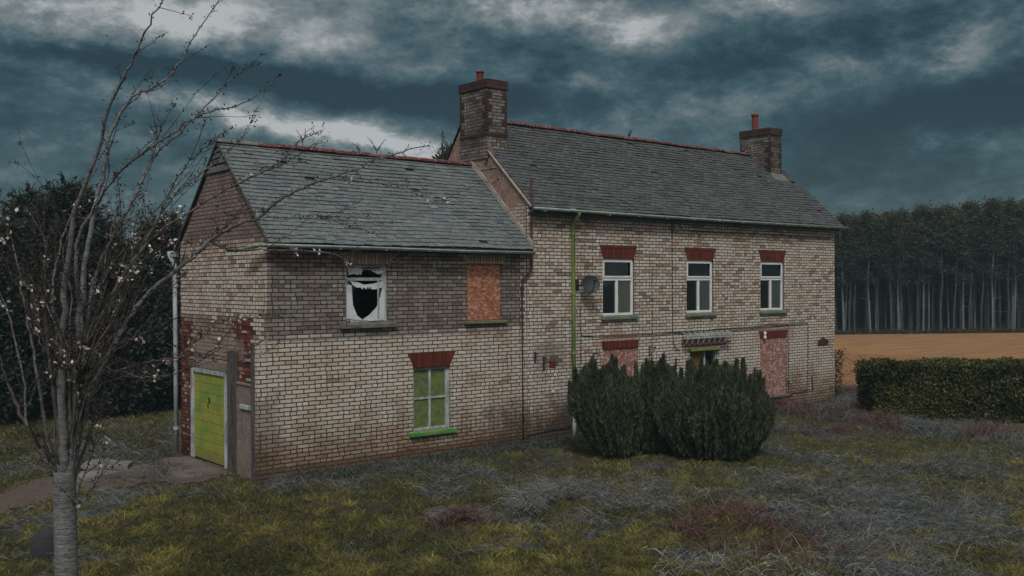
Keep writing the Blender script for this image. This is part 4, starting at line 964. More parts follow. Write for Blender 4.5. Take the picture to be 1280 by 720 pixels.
# ------------------------------------------------------------------ trees behind on the left (dense dark evergreens)
def evergreen_mesh(seed, h, w, nc=90, nl=240):
    r = np.random.default_rng(seed); V, C_ = [], []
    for i in range(nc):
        t = r.random()**.8; z = .05*h+t*.92*h; rad = w*(1-t)**.55*(.55+.5*r.random()); a = r.uniform(0, 2*PI)
        if t > .85: rad *= .6
        c = np.array([math.cos(a)*rad, math.sin(a)*rad, z]); s = (.30+.25*r.random())*w*.55
        P = c+r.normal(0, 1, (nl, 3))*np.array([s*.5, s*.5, s*.38]); P[:, 2] = np.clip(P[:, 2], .05, h*1.03)
        Dv = (P-c)+np.array([math.cos(a), math.sin(a), .35])*.3+r.normal(0, .25, (nl, 3))
        V.append(leaves(P, Dv, .17, .035, r)); C_.append(mixcol(r, nl, (.016, .024, .020), (.05, .062, .048))*(.65+.7*r.random()))
    # loose leading shoots that break the outline
    for i in range(60):
        a = r.uniform(0, 2*PI); t = r.uniform(.45, 1); rad = w*(1-t)**.5*.95; c = np.array([math.cos(a)*rad, math.sin(a)*rad, h*t*.97]); dd = np.array([math.cos(a)*.5, math.sin(a)*.5, 1]); dd /= np.linalg.norm(dd); L = r.uniform(.3, .75); m_ = 40
        tt = r.random(m_); P = c+dd*L*tt[:, None]+r.normal(0, .03, (m_, 3)); V.append(leaves(P, dd+r.normal(0, .6, (m_, 3)), .12, .022, r)); C_.append(mixcol(r, m_, (.02, .028, .022), (.05, .06, .045)))
    return np.concatenate(V), np.concatenate(C_)
EV = []
for sd_, h, wd in ((31, 5.6, 1.7), (32, 5.0, 2.0)):
    V, C_ = evergreen_mesh(sd_, h, wd); o = bulk('crown', V, 4, C_, M['leaf']); col.objects.unlink(o); EV.append(o)
tb = MB(); tb.tube([(0, 0, -.1), (.03, .02, 1.2), (0, 0, 4.2)], [.16, .12, .03], 8)
for k in range(9):
    a = k*2.4; z = .9+k*.32; tb.tube([(0, 0, z), (math.cos(a)*.7, math.sin(a)*.7, z+.35), (math.cos(a)*1.2, math.sin(a)*1.2, z+.5)], [.05, .03, .012], 5)
tk = tb.build('trunk', M['bark_dark']); col.objects.unlink(tk)
spots = [(-60, 24, 1.0, 0, 'dark evergreen at the far left edge of the photo, beyond the blossoming tree'), (18, 25, .98, 1, 'squat dark evergreen left of the tallest pointed one'), (88, 25.5, 1.06, 0, 'tallest pointed dark evergreen beyond the blossoming tree'),
         (150, 26.5, .88, 1, 'low dark evergreen right of the tallest pointed one'), (205, 27.5, .93, 0, 'dark evergreen half hidden by the gable downpipe'), (268, 31, .9, 1, 'dark evergreen wholly behind the wing'), (120, 29, 1.0, 1, 'dark evergreen in the second row of the thicket'), (40, 30, 1.1, 0, 'dark evergreen in the second row behind the squat one')]
for i, (px, D, s, k, lb) in enumerate(spots):
    if px > 240: continue
    c = atdepth(px, 400, D); e = empty('evergreen_tree', (c[0], c[1], 0), lb, 'tree', 'dark evergreens beyond the wing'); e.scale = (s, s, s); e.rotation_euler.z = i*1.3
    for src in (EV[k], tk):
        cc = src.copy(); col.objects.link(cc); cc.parent = e
c = atdepth(563, 400, 27.5); e = empty('evergreen_tree', (c[0], c[1], 0), 'dark evergreen showing only its tip between wing ridge and left chimney', 'tree'); e.scale = (.75, .75, 1.26)
for src in (EV[0], tk):
    cc = src.copy(); col.objects.link(cc); cc.parent = e

# ------------------------------------------------------------------ forest across the field
def pine_mesh(seed):
    r = np.random.default_rng(seed); V, C_ = [], []; h = 9.1
    for i in range(72):
        t = r.random()**.8; z = 4.2+t*5.4; rad = (1-t)**.9*.80*(.35+.75*r.random())*(.45 if t < .25 else 1)+.03
        a = r.uniform(0, 2*PI)
        if t < .3 and r.random() < .5: continue; a = r.uniform(0, 2*PI)
        c = np.array([math.cos(a)*rad, math.sin(a)*rad, z]); nl = 46; P = c+r.normal(0, 1, (nl, 3))*np.array([.20, .20, .17]); Dv = np.array([math.cos(a), math.sin(a), -.1])+r.normal(0, .6, (nl, 3))
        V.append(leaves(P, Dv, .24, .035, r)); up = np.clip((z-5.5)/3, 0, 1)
        C_.append(mixcol(r, nl, (.024, .036, .032), (.045+.045*up, .056+.035*up, .040)))  # crown tops coloured lighter, as if lit from above
    return np.concatenate(V), np.concatenate(C_)
ONES = ['', 'first', 'second', 'third', 'fourth', 'fifth', 'sixth', 'seventh', 'eighth', 'ninth', 'tenth', 'eleventh', 'twelfth', 'thirteenth', 'fourteenth', 'fifteenth', 'sixteenth', 'seventeenth', 'eighteenth', 'nineteenth']
def ordinal(i):
    i += 1
    if i < 20: return ONES[i]
    t, o_ = divmod(i, 10); return (['', '', 'twentieth', 'thirtieth', 'fortieth'][t] if o_ == 0 else ['', '', 'twenty', 'thirty', 'forty'][t]+' '+ONES[o_])
PM = []
for s_ in (41, 42, 43):
    V, C_ = pine_mesh(s_); o = bulk('crown', V, 4, C_, M['leaf']); col.objects.unlink(o); PM.append(o)
PT = []
for s_ in range(3):
    rr = random.Random(s_); tb = MB(); pts = [(rr.gauss(0, .04)*k, rr.gauss(0, .04)*k, z) for k, z in enumerate((0, 2, 4, 6, 8.6))]; pts[0] = (0, 0, -.2); tb.tube(pts, [.075, .065, .055, .04, .015], 6)
    for k in range(16):
        z = 1.6+k*.3; a = k*2.3+s_; L = rr.uniform(.25, .8); tb.tube([(0, 0, z), (math.cos(a)*L, math.sin(a)*L, z-.12+rr.uniform(-.1, .25))], [.014, .005], 4, cap=False)
    o = tb.build('trunk', M['bark_pine' if s_ else 'bark_pine_pale']); col.objects.unlink(o); PT.append(o)
f0 = onplane(1040, 418, 2, 0); f1 = onplane(1280, 415.5, 2, 0); fd = (f1-f0); FLn = np.linalg.norm(fd); fd /= FLn; fb = np.array([-fd[1], fd[0], 0]); fb = fb if fb@Fv > 0 else -fb
rr = random.Random(5); cnt = 0; desc = ['with a bare grey trunk', 'with a leaning trunk', 'with pale bark', 'with a thin crown', 'with a dense crown']
for row in range(3):
    s = -1.2+row*.3
    while s < FLn+2.2:
        p = f0+fd*s+fb*(row*1.3+rr.uniform(-.4, .4)); x, y = p[0], p[1]
        side = 'bordering' if row == 0 else ('in the second row behind' if row == 1 else 'in the third row behind')
        e = empty('pine_tree', (x, y, 0), ('pine at the forest edge by the field, %s trunk from the house' % ordinal(cnt) if row == 0 else 'slender pine with a bare trunk %s the field edge' % side), 'tree', ['pines along the field edge of the forest', 'pines in the second row of the forest', 'pines in the third row of the forest'][row])
        g = (.93+.17*(s/FLn)+rr.uniform(-.06, .07))*.80; e.scale = (1, 1, g); e.rotation_euler = (rr.gauss(0, .012), rr.gauss(0, .012), rr.uniform(0, 6.28))
        for src in (PM[cnt % 3], PT[(cnt*2+row) % 3]):
            cc = src.copy(); col.objects.link(cc); cc.parent = e
        cnt += 1; s += rr.uniform(.42, .95)
# deep forest mass behind: trunks and canopy
b = MB(); r = np.random.default_rng(51); Vl, Cl = [], []
for row in range(8):
    s = -26
    while s < FLn+30:
        if row < 1 and -1.5 < s < FLn+2.5: s += 1.0; continue
        p = f0+fd*s+fb*(3.4+row*1.7+r.uniform(-.6, .6) if row else 1.0)
        zlow = 0; hh = 9*(.93+.17*(min(max(s/FLn, -.4), 1.5)))*.80+r.uniform(-.5, .5)
        b.tube([(p[0], p[1], -.1), (p[0]+r.normal(0, .08), p[1]+r.normal(0, .08), hh*.9)], [.075, .02], 5, cap=False)
        nl = 420; tt = r.random(nl); rad = ((1-tt)**.9*.85+.04)*np.sqrt(r.random(nl)); an = r.uniform(0, 2*PI, nl)
        zlow = (r.uniform(3.6, 5.6) if row < 6 else 1.5)
        P = np.stack([p[0]+np.cos(an)*rad, p[1]+np.sin(an)*rad, zlow+tt*(hh-zlow)], 1)
        Vl.append(leaves(P, np.stack([np.cos(an), np.sin(an), 0*an], 1)+r.normal(0, .5, (nl, 3)), .36, .075, r)); Cl.append(mixcol(r, nl, (.012, .019, .017), (.030, .038, .030)))
        s += r.uniform(.6, 1.1)
wd_ = b.build('deep_forest', M['bark_pine'], fixn=False); tag(wd_, 'mass of dark conifer trunks deep in the forest', 'forest', kind='stuff')
o = bulk('forest_canopy', np.concatenate(Vl), 4, np.concatenate(Cl), M['leaf']); tag(o, 'dark mass of conifer foliage deep in the forest', 'forest', kind='stuff')
# dark backing sheet added behind the trees, standing in for the forest's inner shade
b = MB(); pts = []
for i in range(-16, 60):
    s = i*1.2; q = f0+fd*s+fb*(17+math.sin(i)*1.0); top = f0+fd*s+fb*19
    pts.append((q, top))
V = []; 
for (q, tp) in pts: V += [(q[0], q[1], -.2), (q[0], q[1], 5.6+.4*math.sin(q[0]*2.1)), (tp[0], tp[1], 5.9), (tp[0]+fb[0]*40, tp[1]+fb[1]*40, 4.5)]
b.add(V, [(i*4+k, (i+1)*4+k, (i+1)*4+k+1, i*4+k+1) for i in range(len(pts)-1) for k in range(3)], (.012, .017, .014)); o = b.build('dark_forest_backing', M['leaf'], fixn=False); tag(o, kind='structure')

# ------------------------------------------------------------------ blossoming cherry tree in the foreground
TD = 8.0
tbase = atdepth(84, 700, TD); tbase = (float(tbase[0]), float(tbase[1]), 0.0)
ct = empty('cherry_tree', tbase, 'leafless cherry tree with pale banded trunk and a few white blossoms in the foreground', 'tree')
def smooth_path(P, sub=5):
    P = [Vector(p) for p in P]; out = []
    for i in range(len(P)-1):
        p0 = P[max(i-1, 0)]; p1 = P[i]; p2 = P[i+1]; p3 = P[min(i+2, len(P)-1)]
        for k in range(sub):
            t = k/sub; out.append(.5*((2*p1)+(p2-p0)*t+(2*p0-5*p1+4*p2-p3)*t*t+(3*p1-p0-3*p2+p3)*t**3))
    out.append(P[-1]); return out
limb = MB(); thin = MB(); twig = MB(); blV, blC = [], []; budV, budC = [], []
rb = np.random.default_rng(77); rp = random.Random(77)
def blossom(p, n=6, s=.020):
    c = np.array(p)[None]+rb.normal(0, s*.9, (n, 3)); V = leaves(c, rb.normal(0, 1, (n, 3)), s*1.5, s*.55, rb); blV.append(V); blC.append(mixcol(rb, n, (.42, .38, .37), (.60, .54, .52)))
def buds(p, n=4):
    c = np.array(p)[None]+rb.normal(0, .014, (n, 3)); V = leaves(c, rb.normal(0, 1, (n, 3))+np.array([0, 0, .6]), .028, .006, rb); budV.append(V); budC.append(mixcol(rb, n, (.025, .020, .018), (.065, .045, .038)))
def grow(p, d, L, r, depth=0):
    """random twig with bend and side shoots"""
    n = max(3, int(L/.09)); pts = [p.copy()]; dd = d.normalized(); q = p.copy()
    for i in range(n):
        dd = (dd+Vector((rp.gauss(0, .07)+.01, rp.gauss(0, .07)-.008, rp.gauss(0, .06)+.03))).normalized(); q = q+dd*(L/n); pts.append(q.copy())
        if rp.random() < .6: buds(q, 4)
        if rp.random() < (.020 if q.z < 4.3 else .002): blossom(q, 7)
        if depth < 2 and rp.random() < .26 and i > 0:
            sd_ = (dd+Vector((rp.gauss(0, .55), rp.gauss(0, .55), rp.gauss(0, .4)))).normalized(); grow(q, sd_, L*rp.uniform(.3, .6), r*.55, depth+1)
    rs = [max(.0022, r*(1-.75*i/n)) for i in range(n+1)]; twig.tube(pts, rs, 5 if r > .006 else 4, cap=False)
def branch(pts, r0, r1, off=0.0, side=1.0, dens=1.0, d0=TD):
    """pts: image positions traced; each gets its own distance: off is how far the branch runs away (+) or towards (-) the viewer"""
    n = len(pts); W_ = []
    for i, (px, py) in enumerate(pts): W_.append(Vector(atdepth(px, py, d0+off*(i/(n-1))**1.2)))
    S = smooth_path(W_, 5); m_ = len(S)
    S = [s+Vector((rp.gauss(0, .006), rp.gauss(0, .006), rp.gauss(0, .006))) for s in S]
    rs = [r0+(r1-r0)*(i/(m_-1))**.6 for i in range(m_)]; (limb if r0 > .03 else thin).tube(S, rs, 8 if r0 > .02 else 6, cap=False)
    for i in range(2, m_):
        seg = S[i]-S[i-1]
        if rs[i] < .02:
            if rp.random() < .9: buds(S[i], 6)
        if rp.random() < .30*dens:
            dd = (seg.normalized()*1.0+Vector((rp.gauss(.1, .38), rp.gauss(-.05, .38), rp.gauss(.1, .35)))).normalized(); grow(S[i], dd, rp.uniform(.2, .6)*(1 if S[i].z < 4.6 else .6), max(.0035, min(rs[i]*.45, .009)))
        if rs[i] < .02 and rp.random() < (.055 if S[i].z < 4.4 else .01): blossom(S[i], 7, .022)
trk = MB()
tpts = [atdepth(86, 870, TD), atdepth(84, 780, TD), atdepth(83, 720, TD), atdepth(82, 670, TD), atdepth(81, 625, TD), atdepth(80, 590, TD)]
tpts[0] = np.array([tbase[0], tbase[1], -.1])
tS = smooth_path([Vector(p) for p in tpts], 5); trk.tube(tS, [.125-.03*min(1, i/6)-.008*i/len(tS) for i in range(len(tS))], 16)
trk.build('trunk', M['bark'], ct, True)
B = [([(80, 615), (78, 540), (76, 470), (80, 400), (84, 330), (95, 262), (118, 200), (134, 140), (158, 90), (182, 42), (207, -8)], .055, .006, -.9),
     ([(82, 610), (92, 540), (98, 470), (104, 390), (106, 330), (118, 262), (130, 214), (140, 160), (165, 122), (194, 108), (222, 82), (243, 45), (278, -6)], .05, .005, .6),
     ([(84, 600), (94, 520), (104, 450), (112, 380), (128, 320), (160, 262), (178, 226), (200, 186), (240, 150), (280, 108), (302, 88)], .04, .004, .2),
     ([(84, 560), (92, 480), (98, 400), (96, 330), (100, 295), (140, 225), (168, 200), (222, 160), (262, 140), (312, 125), (349, 92)], .036, .004, -.5),
     ([(86, 590), (106, 520), (120, 440), (140, 380), (172, 320), (205, 262), (230, 232), (262, 210), (300, 175), (315, 150)], .036, .004, 1.0),
     ([(88, 560), (104, 480), (116, 420), (150, 352), (190, 298), (240, 262), (290, 232), (345, 205), (372, 178), (398, 166)], .034, .004, .8),
     ([(86, 600), (98, 540), (118, 478), (148, 420), (175, 378), (205, 350), (240, 322), (262, 300)], .042, .021, .8),
     ([(262, 300), (292, 282), (324, 271), (351, 249), (378, 235), (413, 222), (447, 211), (469, 200), (505, 189), (537, 181)], .024, .006, .6, 1, .5, 8.8),
     ([(262, 300), (278, 309), (292, 313), (333, 312), (380, 314), (420, 318), (445, 334), (490, 338), (540, 336)], .018, .005, .5, 1, .5, 8.8),
     ([(324, 271), (360, 274), (404, 272), (440, 283), (470, 292)], .006, .002, .3, 1, .7, 9.0), ([(262, 300), (278, 283), (300, 266), (330, 262)], .008, .003, .1, 1, .6, 8.8),
     ([(413, 222), (440, 226), (480, 230), (520, 243), (560, 250)], .005, .0025, .3, 1, 1.0, 9.2),
     ([(92, 500), (110, 476), (145, 463), (190, 452), (225, 446), (258, 440), (276, 430)], .020, .005, -.5), ([(145, 463), (185, 472), (215, 468), (238, 458)], .008, .003, -.4, 1, .5, 7.8),
     ([(225, 446), (240, 430), (262, 410), (292, 400), (330, 393), (352, 395)], .007, .003, .2, 1, .4, 7.6),
     ([(76, 610), (55, 572), (34, 532), (14, 492), (2, 450), (-14, 400)], .030, .008, -.3), ([(78, 620), (62, 560), (52, 500), (42, 440), (30, 385), (22, 330), (12, 290)], .028, .006, .5),
     ([(76, 560), (66, 480), (58, 400), (56, 340), (62, 280), (50, 250)], .024, .006, -.8), ([(34, 532), (28, 470), (18, 420), (6, 380), (-10, 350)], .014, .005, .4, 1, 1, 7.8),
     ([(80, 580), (74, 500), (72, 430), (66, 370), (72, 320), (88, 270), (110, 235), (128, 190)], .026, .005, .9), ([(90, 610), (103, 570), (116, 528), (122, 470), (134, 410), (160, 350), (170, 290), (182, 240), (200, 130)], .020, .003, 1.3),
     ([(88, 640), (104, 600), (116, 560), (126, 520), (132, 500)], .010, .003, -.2), ([(86, 640), (112, 618), (122, 590), (133, 545)], .006, .003, .1), ([(98, 470), (122, 420), (138, 380), (164, 338), (196, 310)], .014, .004, -.6),
     ([(104, 390), (130, 350), (150, 300), (150, 250), (146, 215)], .012, .003, -.4), ([(112, 380), (150, 320), (190, 270), (232, 210), (262, 178)], .016, .003, -.9), ([(70, 430), (50, 400), (38, 360), (10, 340)], .010, .003, .2),
     ([(120, 440), (160, 398), (180, 350), (200, 318), (204, 280)], .010, .003, .5)]
for q_ in B:
    q_ = list(q_); top = min(p[1] for p in q_[0]) < 240; q_[1] *= .85 if top else .95; q_[2] *= .7; q_ += [0, 1, 1.0, TD][len(q_)-3:] if len(q_) == 3 else []
    if len(q_) < 6: q_ += [1, 1.0][len(q_)-4:]
    q_[5] *= .55 if top else .8
    branch(*q_)
for k in range(26):
    y0_ = rp.uniform(470, 610); x0_ = 82+rp.gauss(0, 7)+(600-y0_)*.10; x3 = rp.uniform(-10, 215); y3 = rp.uniform(240, 430)+max(0, (x3-120))*.3
    mid = [(x0_*(1-t)+x3*t+rp.gauss(0, 7), y0_*(1-t**.8)+y3*t**.8+rp.gauss(0, 8)) for t in (.3, .55, .8)]
    mid[0] = (x0_+(x3-x0_)*.16, mid[0][1])
    branch([(x0_, y0_)]+mid+[(x3, y3)], rp.uniform(.008, .016), .0025, rp.uniform(-1.2, 1.4), 1, .7)
limb.build('limbs', M['bark'], ct, True, fixn=False); thin.build('branches', M['branch'], ct, True, fixn=False); twig.build('twigs', M['twig'], ct, True, fixn=False)
bulk('buds', np.concatenate(budV), 4, np.concatenate(budC), M['leaf'], ct, tbase); bulk('blossom', np.concatenate(blV), 4, np.concatenate(blC), M['leaf'], ct, tbase)

# bare saplings behind the wing, tips over the ridge
def sapling(px, top, D, seed, label):
    global limb, twig
    tw = MB(); r2 = random.Random(seed); c = atdepth(px, 400, D); H = CZ+(354-top)/FPX*D
    e = empty('bare_sapling', (c[0], c[1], 0), label, 'tree', 'bare saplings behind the wing')
    main = MB(); P = [Vector((c[0], c[1], 0))]; q = P[0].copy()
    for i in range(12): q = q+Vector((r2.gauss(0, .05), r2.gauss(0, .05), H/12)); P.append(q.copy())
    main.tube(P, [.05*(1-i/13)+.006 for i in range(13)], 6)
    for i in range(6, 13):
        for k in range(4):
            a = r2.uniform(0, 2*PI); L = r2.uniform(.3, .8)*(1.2-.05*i); d = Vector((math.cos(a)*.6, math.sin(a)*.6, .8)); s = P[i].copy(); pts = [s]
            for j in range(5): s = s+(d+Vector((r2.gauss(0, .2), r2.gauss(0, .2), r2.gauss(0, .1))))*L/5; pts.append(s.copy())
            main.tube(pts, [.012, .010, .009, .008, .007, .005], 4, cap=False)
    main.build('trunk', M['bark_dark'], e)
sapling(452, 192, 25, 3, 'bare sapling tip showing above the middle of the wing ridge'); sapling(466, 188, 25.6, 4, 'bare sapling right of the other over the wing ridge')
sapling(382, 176, 24.5, 6, 'bare sapling tip above the left part of the wing ridge')

# ------------------------------------------------------------------ broken slabs and a dark lump
for i, (poly_, lb) in enumerate((([(100, 584), (108, 576), (136, 573), (150, 577), (140, 583)], 'larger broken concrete slab beside the gravel path'), ([(96, 597), (100, 590), (126, 588), (150, 590), (124, 595)], 'cracked slab lying nearest the blossoming tree'), ([(142, 583), (152, 576), (166, 577), (160, 582)], 'smallest broken slab, nearest the green door'))):
    pts = [tuple(onplane(*p, 2, .06)[:2]) for p in poly_]; b = MB(); b.prism(pts, 2, -.03, .075); c = np.mean(pts, 0); tag(b.build('paving_slab', M['concrete'], None, bevel=.012, origin=(c[0], c[1], 0)), lb, 'paving slab', 'broken slabs by the path')
c = onplane(62, 692, 2, 0); b = MB(); n, m_ = 20, 10; V = []
for i in range(m_+1):
    t = i/m_*PI/2
    for k in range(n):
        a = 2*PI*k/n; q = .23*(1+.12*math.sin(a*2+1)+.06*math.sin(a*5+i)); V.append((c[0]+math.cos(a)*q*math.cos(t)**.8, c[1]+math.sin(a)*q*math.cos(t)**.8, -.03+.36*math.sin(t)+.01*math.sin(a*3+i)))
b.add(V, [(i*n+k, i*n+(k+1) % n, (i+1)*n+(k+1) % n, (i+1)*n+k) for i in range(m_) for k in range(n)]); tag(b.build('rounded_stone', M['lump'], None, True, origin=(c[0], c[1], 0)), 'dark rounded lump half hidden in grass behind the cherry trunk', 'stone')

# ------------------------------------------------------------------ grass
def px_of(x, y, z=0.0):
    d = np.stack([x-CX, y-CY, np.zeros_like(x)+z-CZ], -1); zz = d@Fv; return 640+FPX*(d@Rv)/zz, 360-FPX*(d@Uv)/zz, zz
def wpt(px, py): p = onplane(px, py, 2, 0); return p[0], p[1]
DRY = [(*wpt(725, 625), 1.0, 1), (*wpt(1180, 600), 1.6, .25), (*wpt(1260, 640), 2.0, .45), (*wpt(1000, 570), 1.6, .5), (*wpt(1020, 640), 1.6, .5), (*wpt(890, 690), .8, .6), (*wpt(560, 590), .8, .5), (*wpt(1060, 520), 1.4, .7), (*wpt(570, 655), .3, .8), (*wpt(1150, 700), 1.6, .4), (*wpt(480, 620), .5, .3), (*wpt(380, 605), .35, .4), (*wpt(650, 600), .5, .5), (*wpt(700, 690), .5, .5), (*wpt(170, 560), 2.2, .8), (*wpt(60, 570), 1.5, .7), (*wpt(1190, 545), 1.6, .5)]
GRN = [(*wpt(850, 640), .9, .7), (*wpt(1130, 575), .9, .4), (*wpt(400, 680), 2.6, .5), (*wpt(300, 640), 2.0, .5), (*wpt(1050, 560), .9, .5), (*wpt(980, 590), .9, .4), (*wpt(780, 700), .8, .5), (*wpt(520, 640), 1.2, .4), (*wpt(640, 590), 1.0, .3), (*wpt(1200, 560), .8, .5)]
def dryness(x, y):
    wx = (fbm(x*.8+60, y*.8, 3)-.5)*1.8; x = x+wx; y = y+(fbm(x*.8, y*.8+80, 3)-.5)*1.8; v = (fbm(x*.9+3, y*.9+1, 4)-.5)*2.6+(fbm(x*2.6+8, y*2.6, 4)-.5)*3.4-.12
    for (a, b_, r_, k) in DRY: v = v+k*1.1*np.exp(-((x-a)**2+(y-b_)**2)/r_**2)
    for (a, b_, r_, k) in GRN: v = v-k*np.exp(-((x-a)**2+(y-b_)**2)/r_**2)
    return v
def scatter(n, lo=8.2, hi=27, wide=.72, seed=1):
    r = np.random.default_rng(seed); D = 1/(r.random(n)*(1/lo-1/hi)+1/hi) if True else 0
    k = r.uniform(-wide, wide, n); x = CX+D*(Fv[0]+k*R0[0]); y = CY+D*(Fv[1]+k*R0[1]); ok = ~((x > -.02) & (x < 17.4) & (y > -.04) & (y < 4.9)) & ~inpoly(x+r.normal(0, .16, n), y+r.normal(0, .16, n), PATH) & (x < 34)
    ok &= ~((x > -1.3) & (x < 0) & (y > 1.25) & (y < 3.7)); return x[ok], y[ok], D[ok], r
def blades(name, x, y, r, length, width, lean, C, label, flatdir=None, curl=.5, m='blade', segs=2, zlift=0, cat='grass'):
    n = len(x); z = ghz(x, y)-.005+zlift; P0_ = np.stack([x, y, z], 1); a = r.uniform(0, 2*PI, n)
    hd = np.stack([np.cos(a), np.sin(a), 0*a], 1)
    if flatdir is not None: hd = hd*.6+np.array([*flatdir, 0])[None]; hd /= np.linalg.norm(hd, axis=1, keepdims=True)
    le = np.clip(lean*(.4+1.2*r.random(n)), 0, 3.0)[:, None]; D1 = hd*le+np.array([0, 0, 1.0]); D1 /= np.linalg.norm(D1, axis=1, keepdims=True)
    D2 = D1+hd*curl+np.array([0, 0, -curl*.7])+r.normal(0, .15, (n, 3)); D2 /= np.linalg.norm(D2, axis=1, keepdims=True)
    S = np.cross(D1, r.normal(size=(n, 3))); S /= np.linalg.norm(S, axis=1, keepdims=True)+1e-9
    L = (length*(.5+r.random(n)))[:, None]; W = (width*(.7+.6*r.random(n)))[:, None]
    A0 = P0_-S*W; A1 = P0_+S*W; M1 = P0_+D1*L*.55; B0 = M1-S*W*.8; B1 = M1+S*W*.8; T_ = M1+D2*L*.45
    T_[:, 2] = np.maximum(T_[:, 2], z+.008)
    V = np.stack([A0, A1, B1, B0, B0, B1, T_, T_-S*W*.15], 1).reshape(-1, 3)
    o = bulk(name, V, 4, np.repeat(C, 2, axis=0), M[m]); tag(o, label, cat, kind='stuff'); return o
NG = 430000
x, y, D, r = scatter(NG, seed=61); dr = dryness(x, y); keep = (r.random(len(x)) > np.clip(dr*.9+.15, 0, .8)); x, y, D, dr = x[keep], y[keep], D[keep], dr[keep]
tuft = fbm(x*4.5, y*4.5, 3); k = np.clip((fbm(x*1.6+40, y*1.6, 5)-.5)*2.6+.45+.35*(r.random(len(x))-.5), 0, 1)[:, None]
C_ = (np.array((.055, .060, .018))*(1-k)+np.array((.155, .138, .034))*k)*(.6+.9*r.random((len(x), 1)))*(.12+2.4*tuft**1.5)[:, None]
bl = r.random(len(x)) < .10; C_[bl] = np.array((.19, .17, .10))*(.6+.6*r.random((bl.sum(), 1)))
blades('lawn_grass', x, y, r, .04+.10*np.clip(tuft*1.4-.25, 0, 1), .0042*(D/13)**.6, .9, C_, 'short mossy olive green grass of the rough lawn')
# dead pale grass
x, y, D, r = scatter(430000, seed=62); dr = dryness(x, y); keep = r.random(len(x)) < np.clip(dr*.75-.02, .05, .8); x, y, D, dr = x[keep], y[keep], D[keep], dr[keep]
tf = fbm(x*2.6+9, y*2.6, 3); C_ = mixcol(r, len(x), (.080, .092, .098), (.19, .21, .215), .3)*(.45+1.0*tf)[:, None]
w2 = r.random(len(x)) < .05; C_[w2] = np.array((.30, .29, .26))*(.7+.6*r.random((w2.sum(), 1)))
blades('dead_grass', x, y, r, .09+.16*np.clip(dr, 0, 1), .0034*(D/13)**.6, 1.6, C_, 'matted grey dead grass', flatdir=(-.35, -.25), curl=.9)
# combed long straw of the mound before the conifers and other tussocks
xs, ys, cs = [], [], []; r = np.random.default_rng(63)
for (px, py, rad, n, tone) in ((728, 622, .95, 3800, 1.0), (690, 645, .45, 1200, 1.1), (1155, 520, .45, 900, 1.0), (870, 708, .4, 150, 1.7), (955, 714, .4, 150, 1.6), (1060, 505, .8, 1500, .9), (1200, 590, 1.0, 1200, .9), (1000, 600, .8, 900, 1.0), (1120, 700, .5, 500, 1.1), (575, 655, .3, 500, 1.0), (1040, 640, .7, 700, 1.2), (1250, 700, 1.0, 1000, 1.0), (1020, 510, .9, 900, .9), (560, 590, .7, 700, .9), (380, 603, .5, 300, .8), (980, 540, .7, 700, .8), (160, 575, .9, 600, .8), (205, 595, .5, 300, .9)):
    n = int(n*1.3); rad *= 1.35; a_, b_ = wpt(px, py); xs.append(a_+r.normal(0, rad*.6, n)); ys.append(b_+r.normal(0, rad*.5, n)); cs.append(np.full(n, tone))
x = np.concatenate(xs); y = np.concatenate(ys); cs = np.concatenate(cs); x0_ = x.copy(); x = x+(fbm(x*1.3, y*1.3+7, 3)-.5)*1.6; y = y+(fbm(x0_*1.3+50, y*1.3, 3)-.5)*1.6; kp = fbm(x*2.2+30, y*2.2, 3) > .44; x, y, cs = x[kp], y[kp], cs[kp]; ok = ~((x > -.05) & (x < 17.4) & (y > -.1) & (y < 4.9)); x, y, cs = x[ok], y[ok], cs[ok]
C_ = mixcol(r, len(x), (.12, .13, .13), (.28, .285, .275), .35)*cs[:, None]
blades('straw_tussocks', x, y, r, .38, .0038, 1.3, C_, 'long bleached straw tussocks lying across the lawn', flatdir=(-.6, -.5), curl=1.1)
# reddish bramble stems
xs, ys = [], []
for (px, py, rad, n) in ((572, 662, .28, 900), (930, 665, .55, 1700), (1030, 690, .45, 900), (1090, 525, .8, 1300), (1050, 500, .6, 500), (730, 625, .5, 250), (1060, 535, .6, 600), (200, 545, 1.2, 500)):
    n = int(n*1.3); rad *= 1.35; a_, b_ = wpt(px, py); xs.append(a_+r.normal(0, rad*.6, n)); ys.append(b_+r.normal(0, rad*.5, n))
x = np.concatenate(xs); y = np.concatenate(ys); x0_ = x.copy(); x = x+(fbm(x*1.8, y*1.8+7, 3)-.5)*1.6; y = y+(fbm(x0_*1.8+50, y*1.8, 3)-.5)*1.6; ok = ~((x > -.05) & (x < 17.4) & (y > -.1) & (y < 4.9)) & (fbm(x*2.6+3, y*2.6+70, 3) > .47); x, y = x[ok], y[ok]
blades('bramble_stems', x, y, r, .26, .0045, 1.1, mixcol(r, len(x), (.085, .045, .038), (.16, .10, .088), .35), 'thin reddish bramble stems in low tangles', curl=.8, cat='brambles')
# tall dry stalks
xs, ys = [], []
for (px, py, rad, n) in ((1120, 690, .5, 70), (900, 700, .3, 35), (1150, 515, .4, 120), (1055, 500, .6, 160), (1240, 620, .9, 80), (860, 640, .8, 50), (720, 620, .6, 60), (1000, 690, .6, 50)):
    n = int(n*1.3); rad *= 1.35; a_, b_ = wpt(px, py); xs.append(a_+r.normal(0, rad*.6, n)); ys.append(b_+r.normal(0, rad*.5, n))
x = np.concatenate(xs); y = np.concatenate(ys); ok = ~((x > -.05) & (x < 17.4) & (y > -.1) & (y < 4.9)); x, y = x[ok], y[ok]
blades('dry_stalks', x, y, r, .38, .0035, .9, mixcol(r, len(x), (.13, .125, .11), (.27, .25, .21), .3), 'tall dry weed stalks leaning over the rough grass', curl=.5)
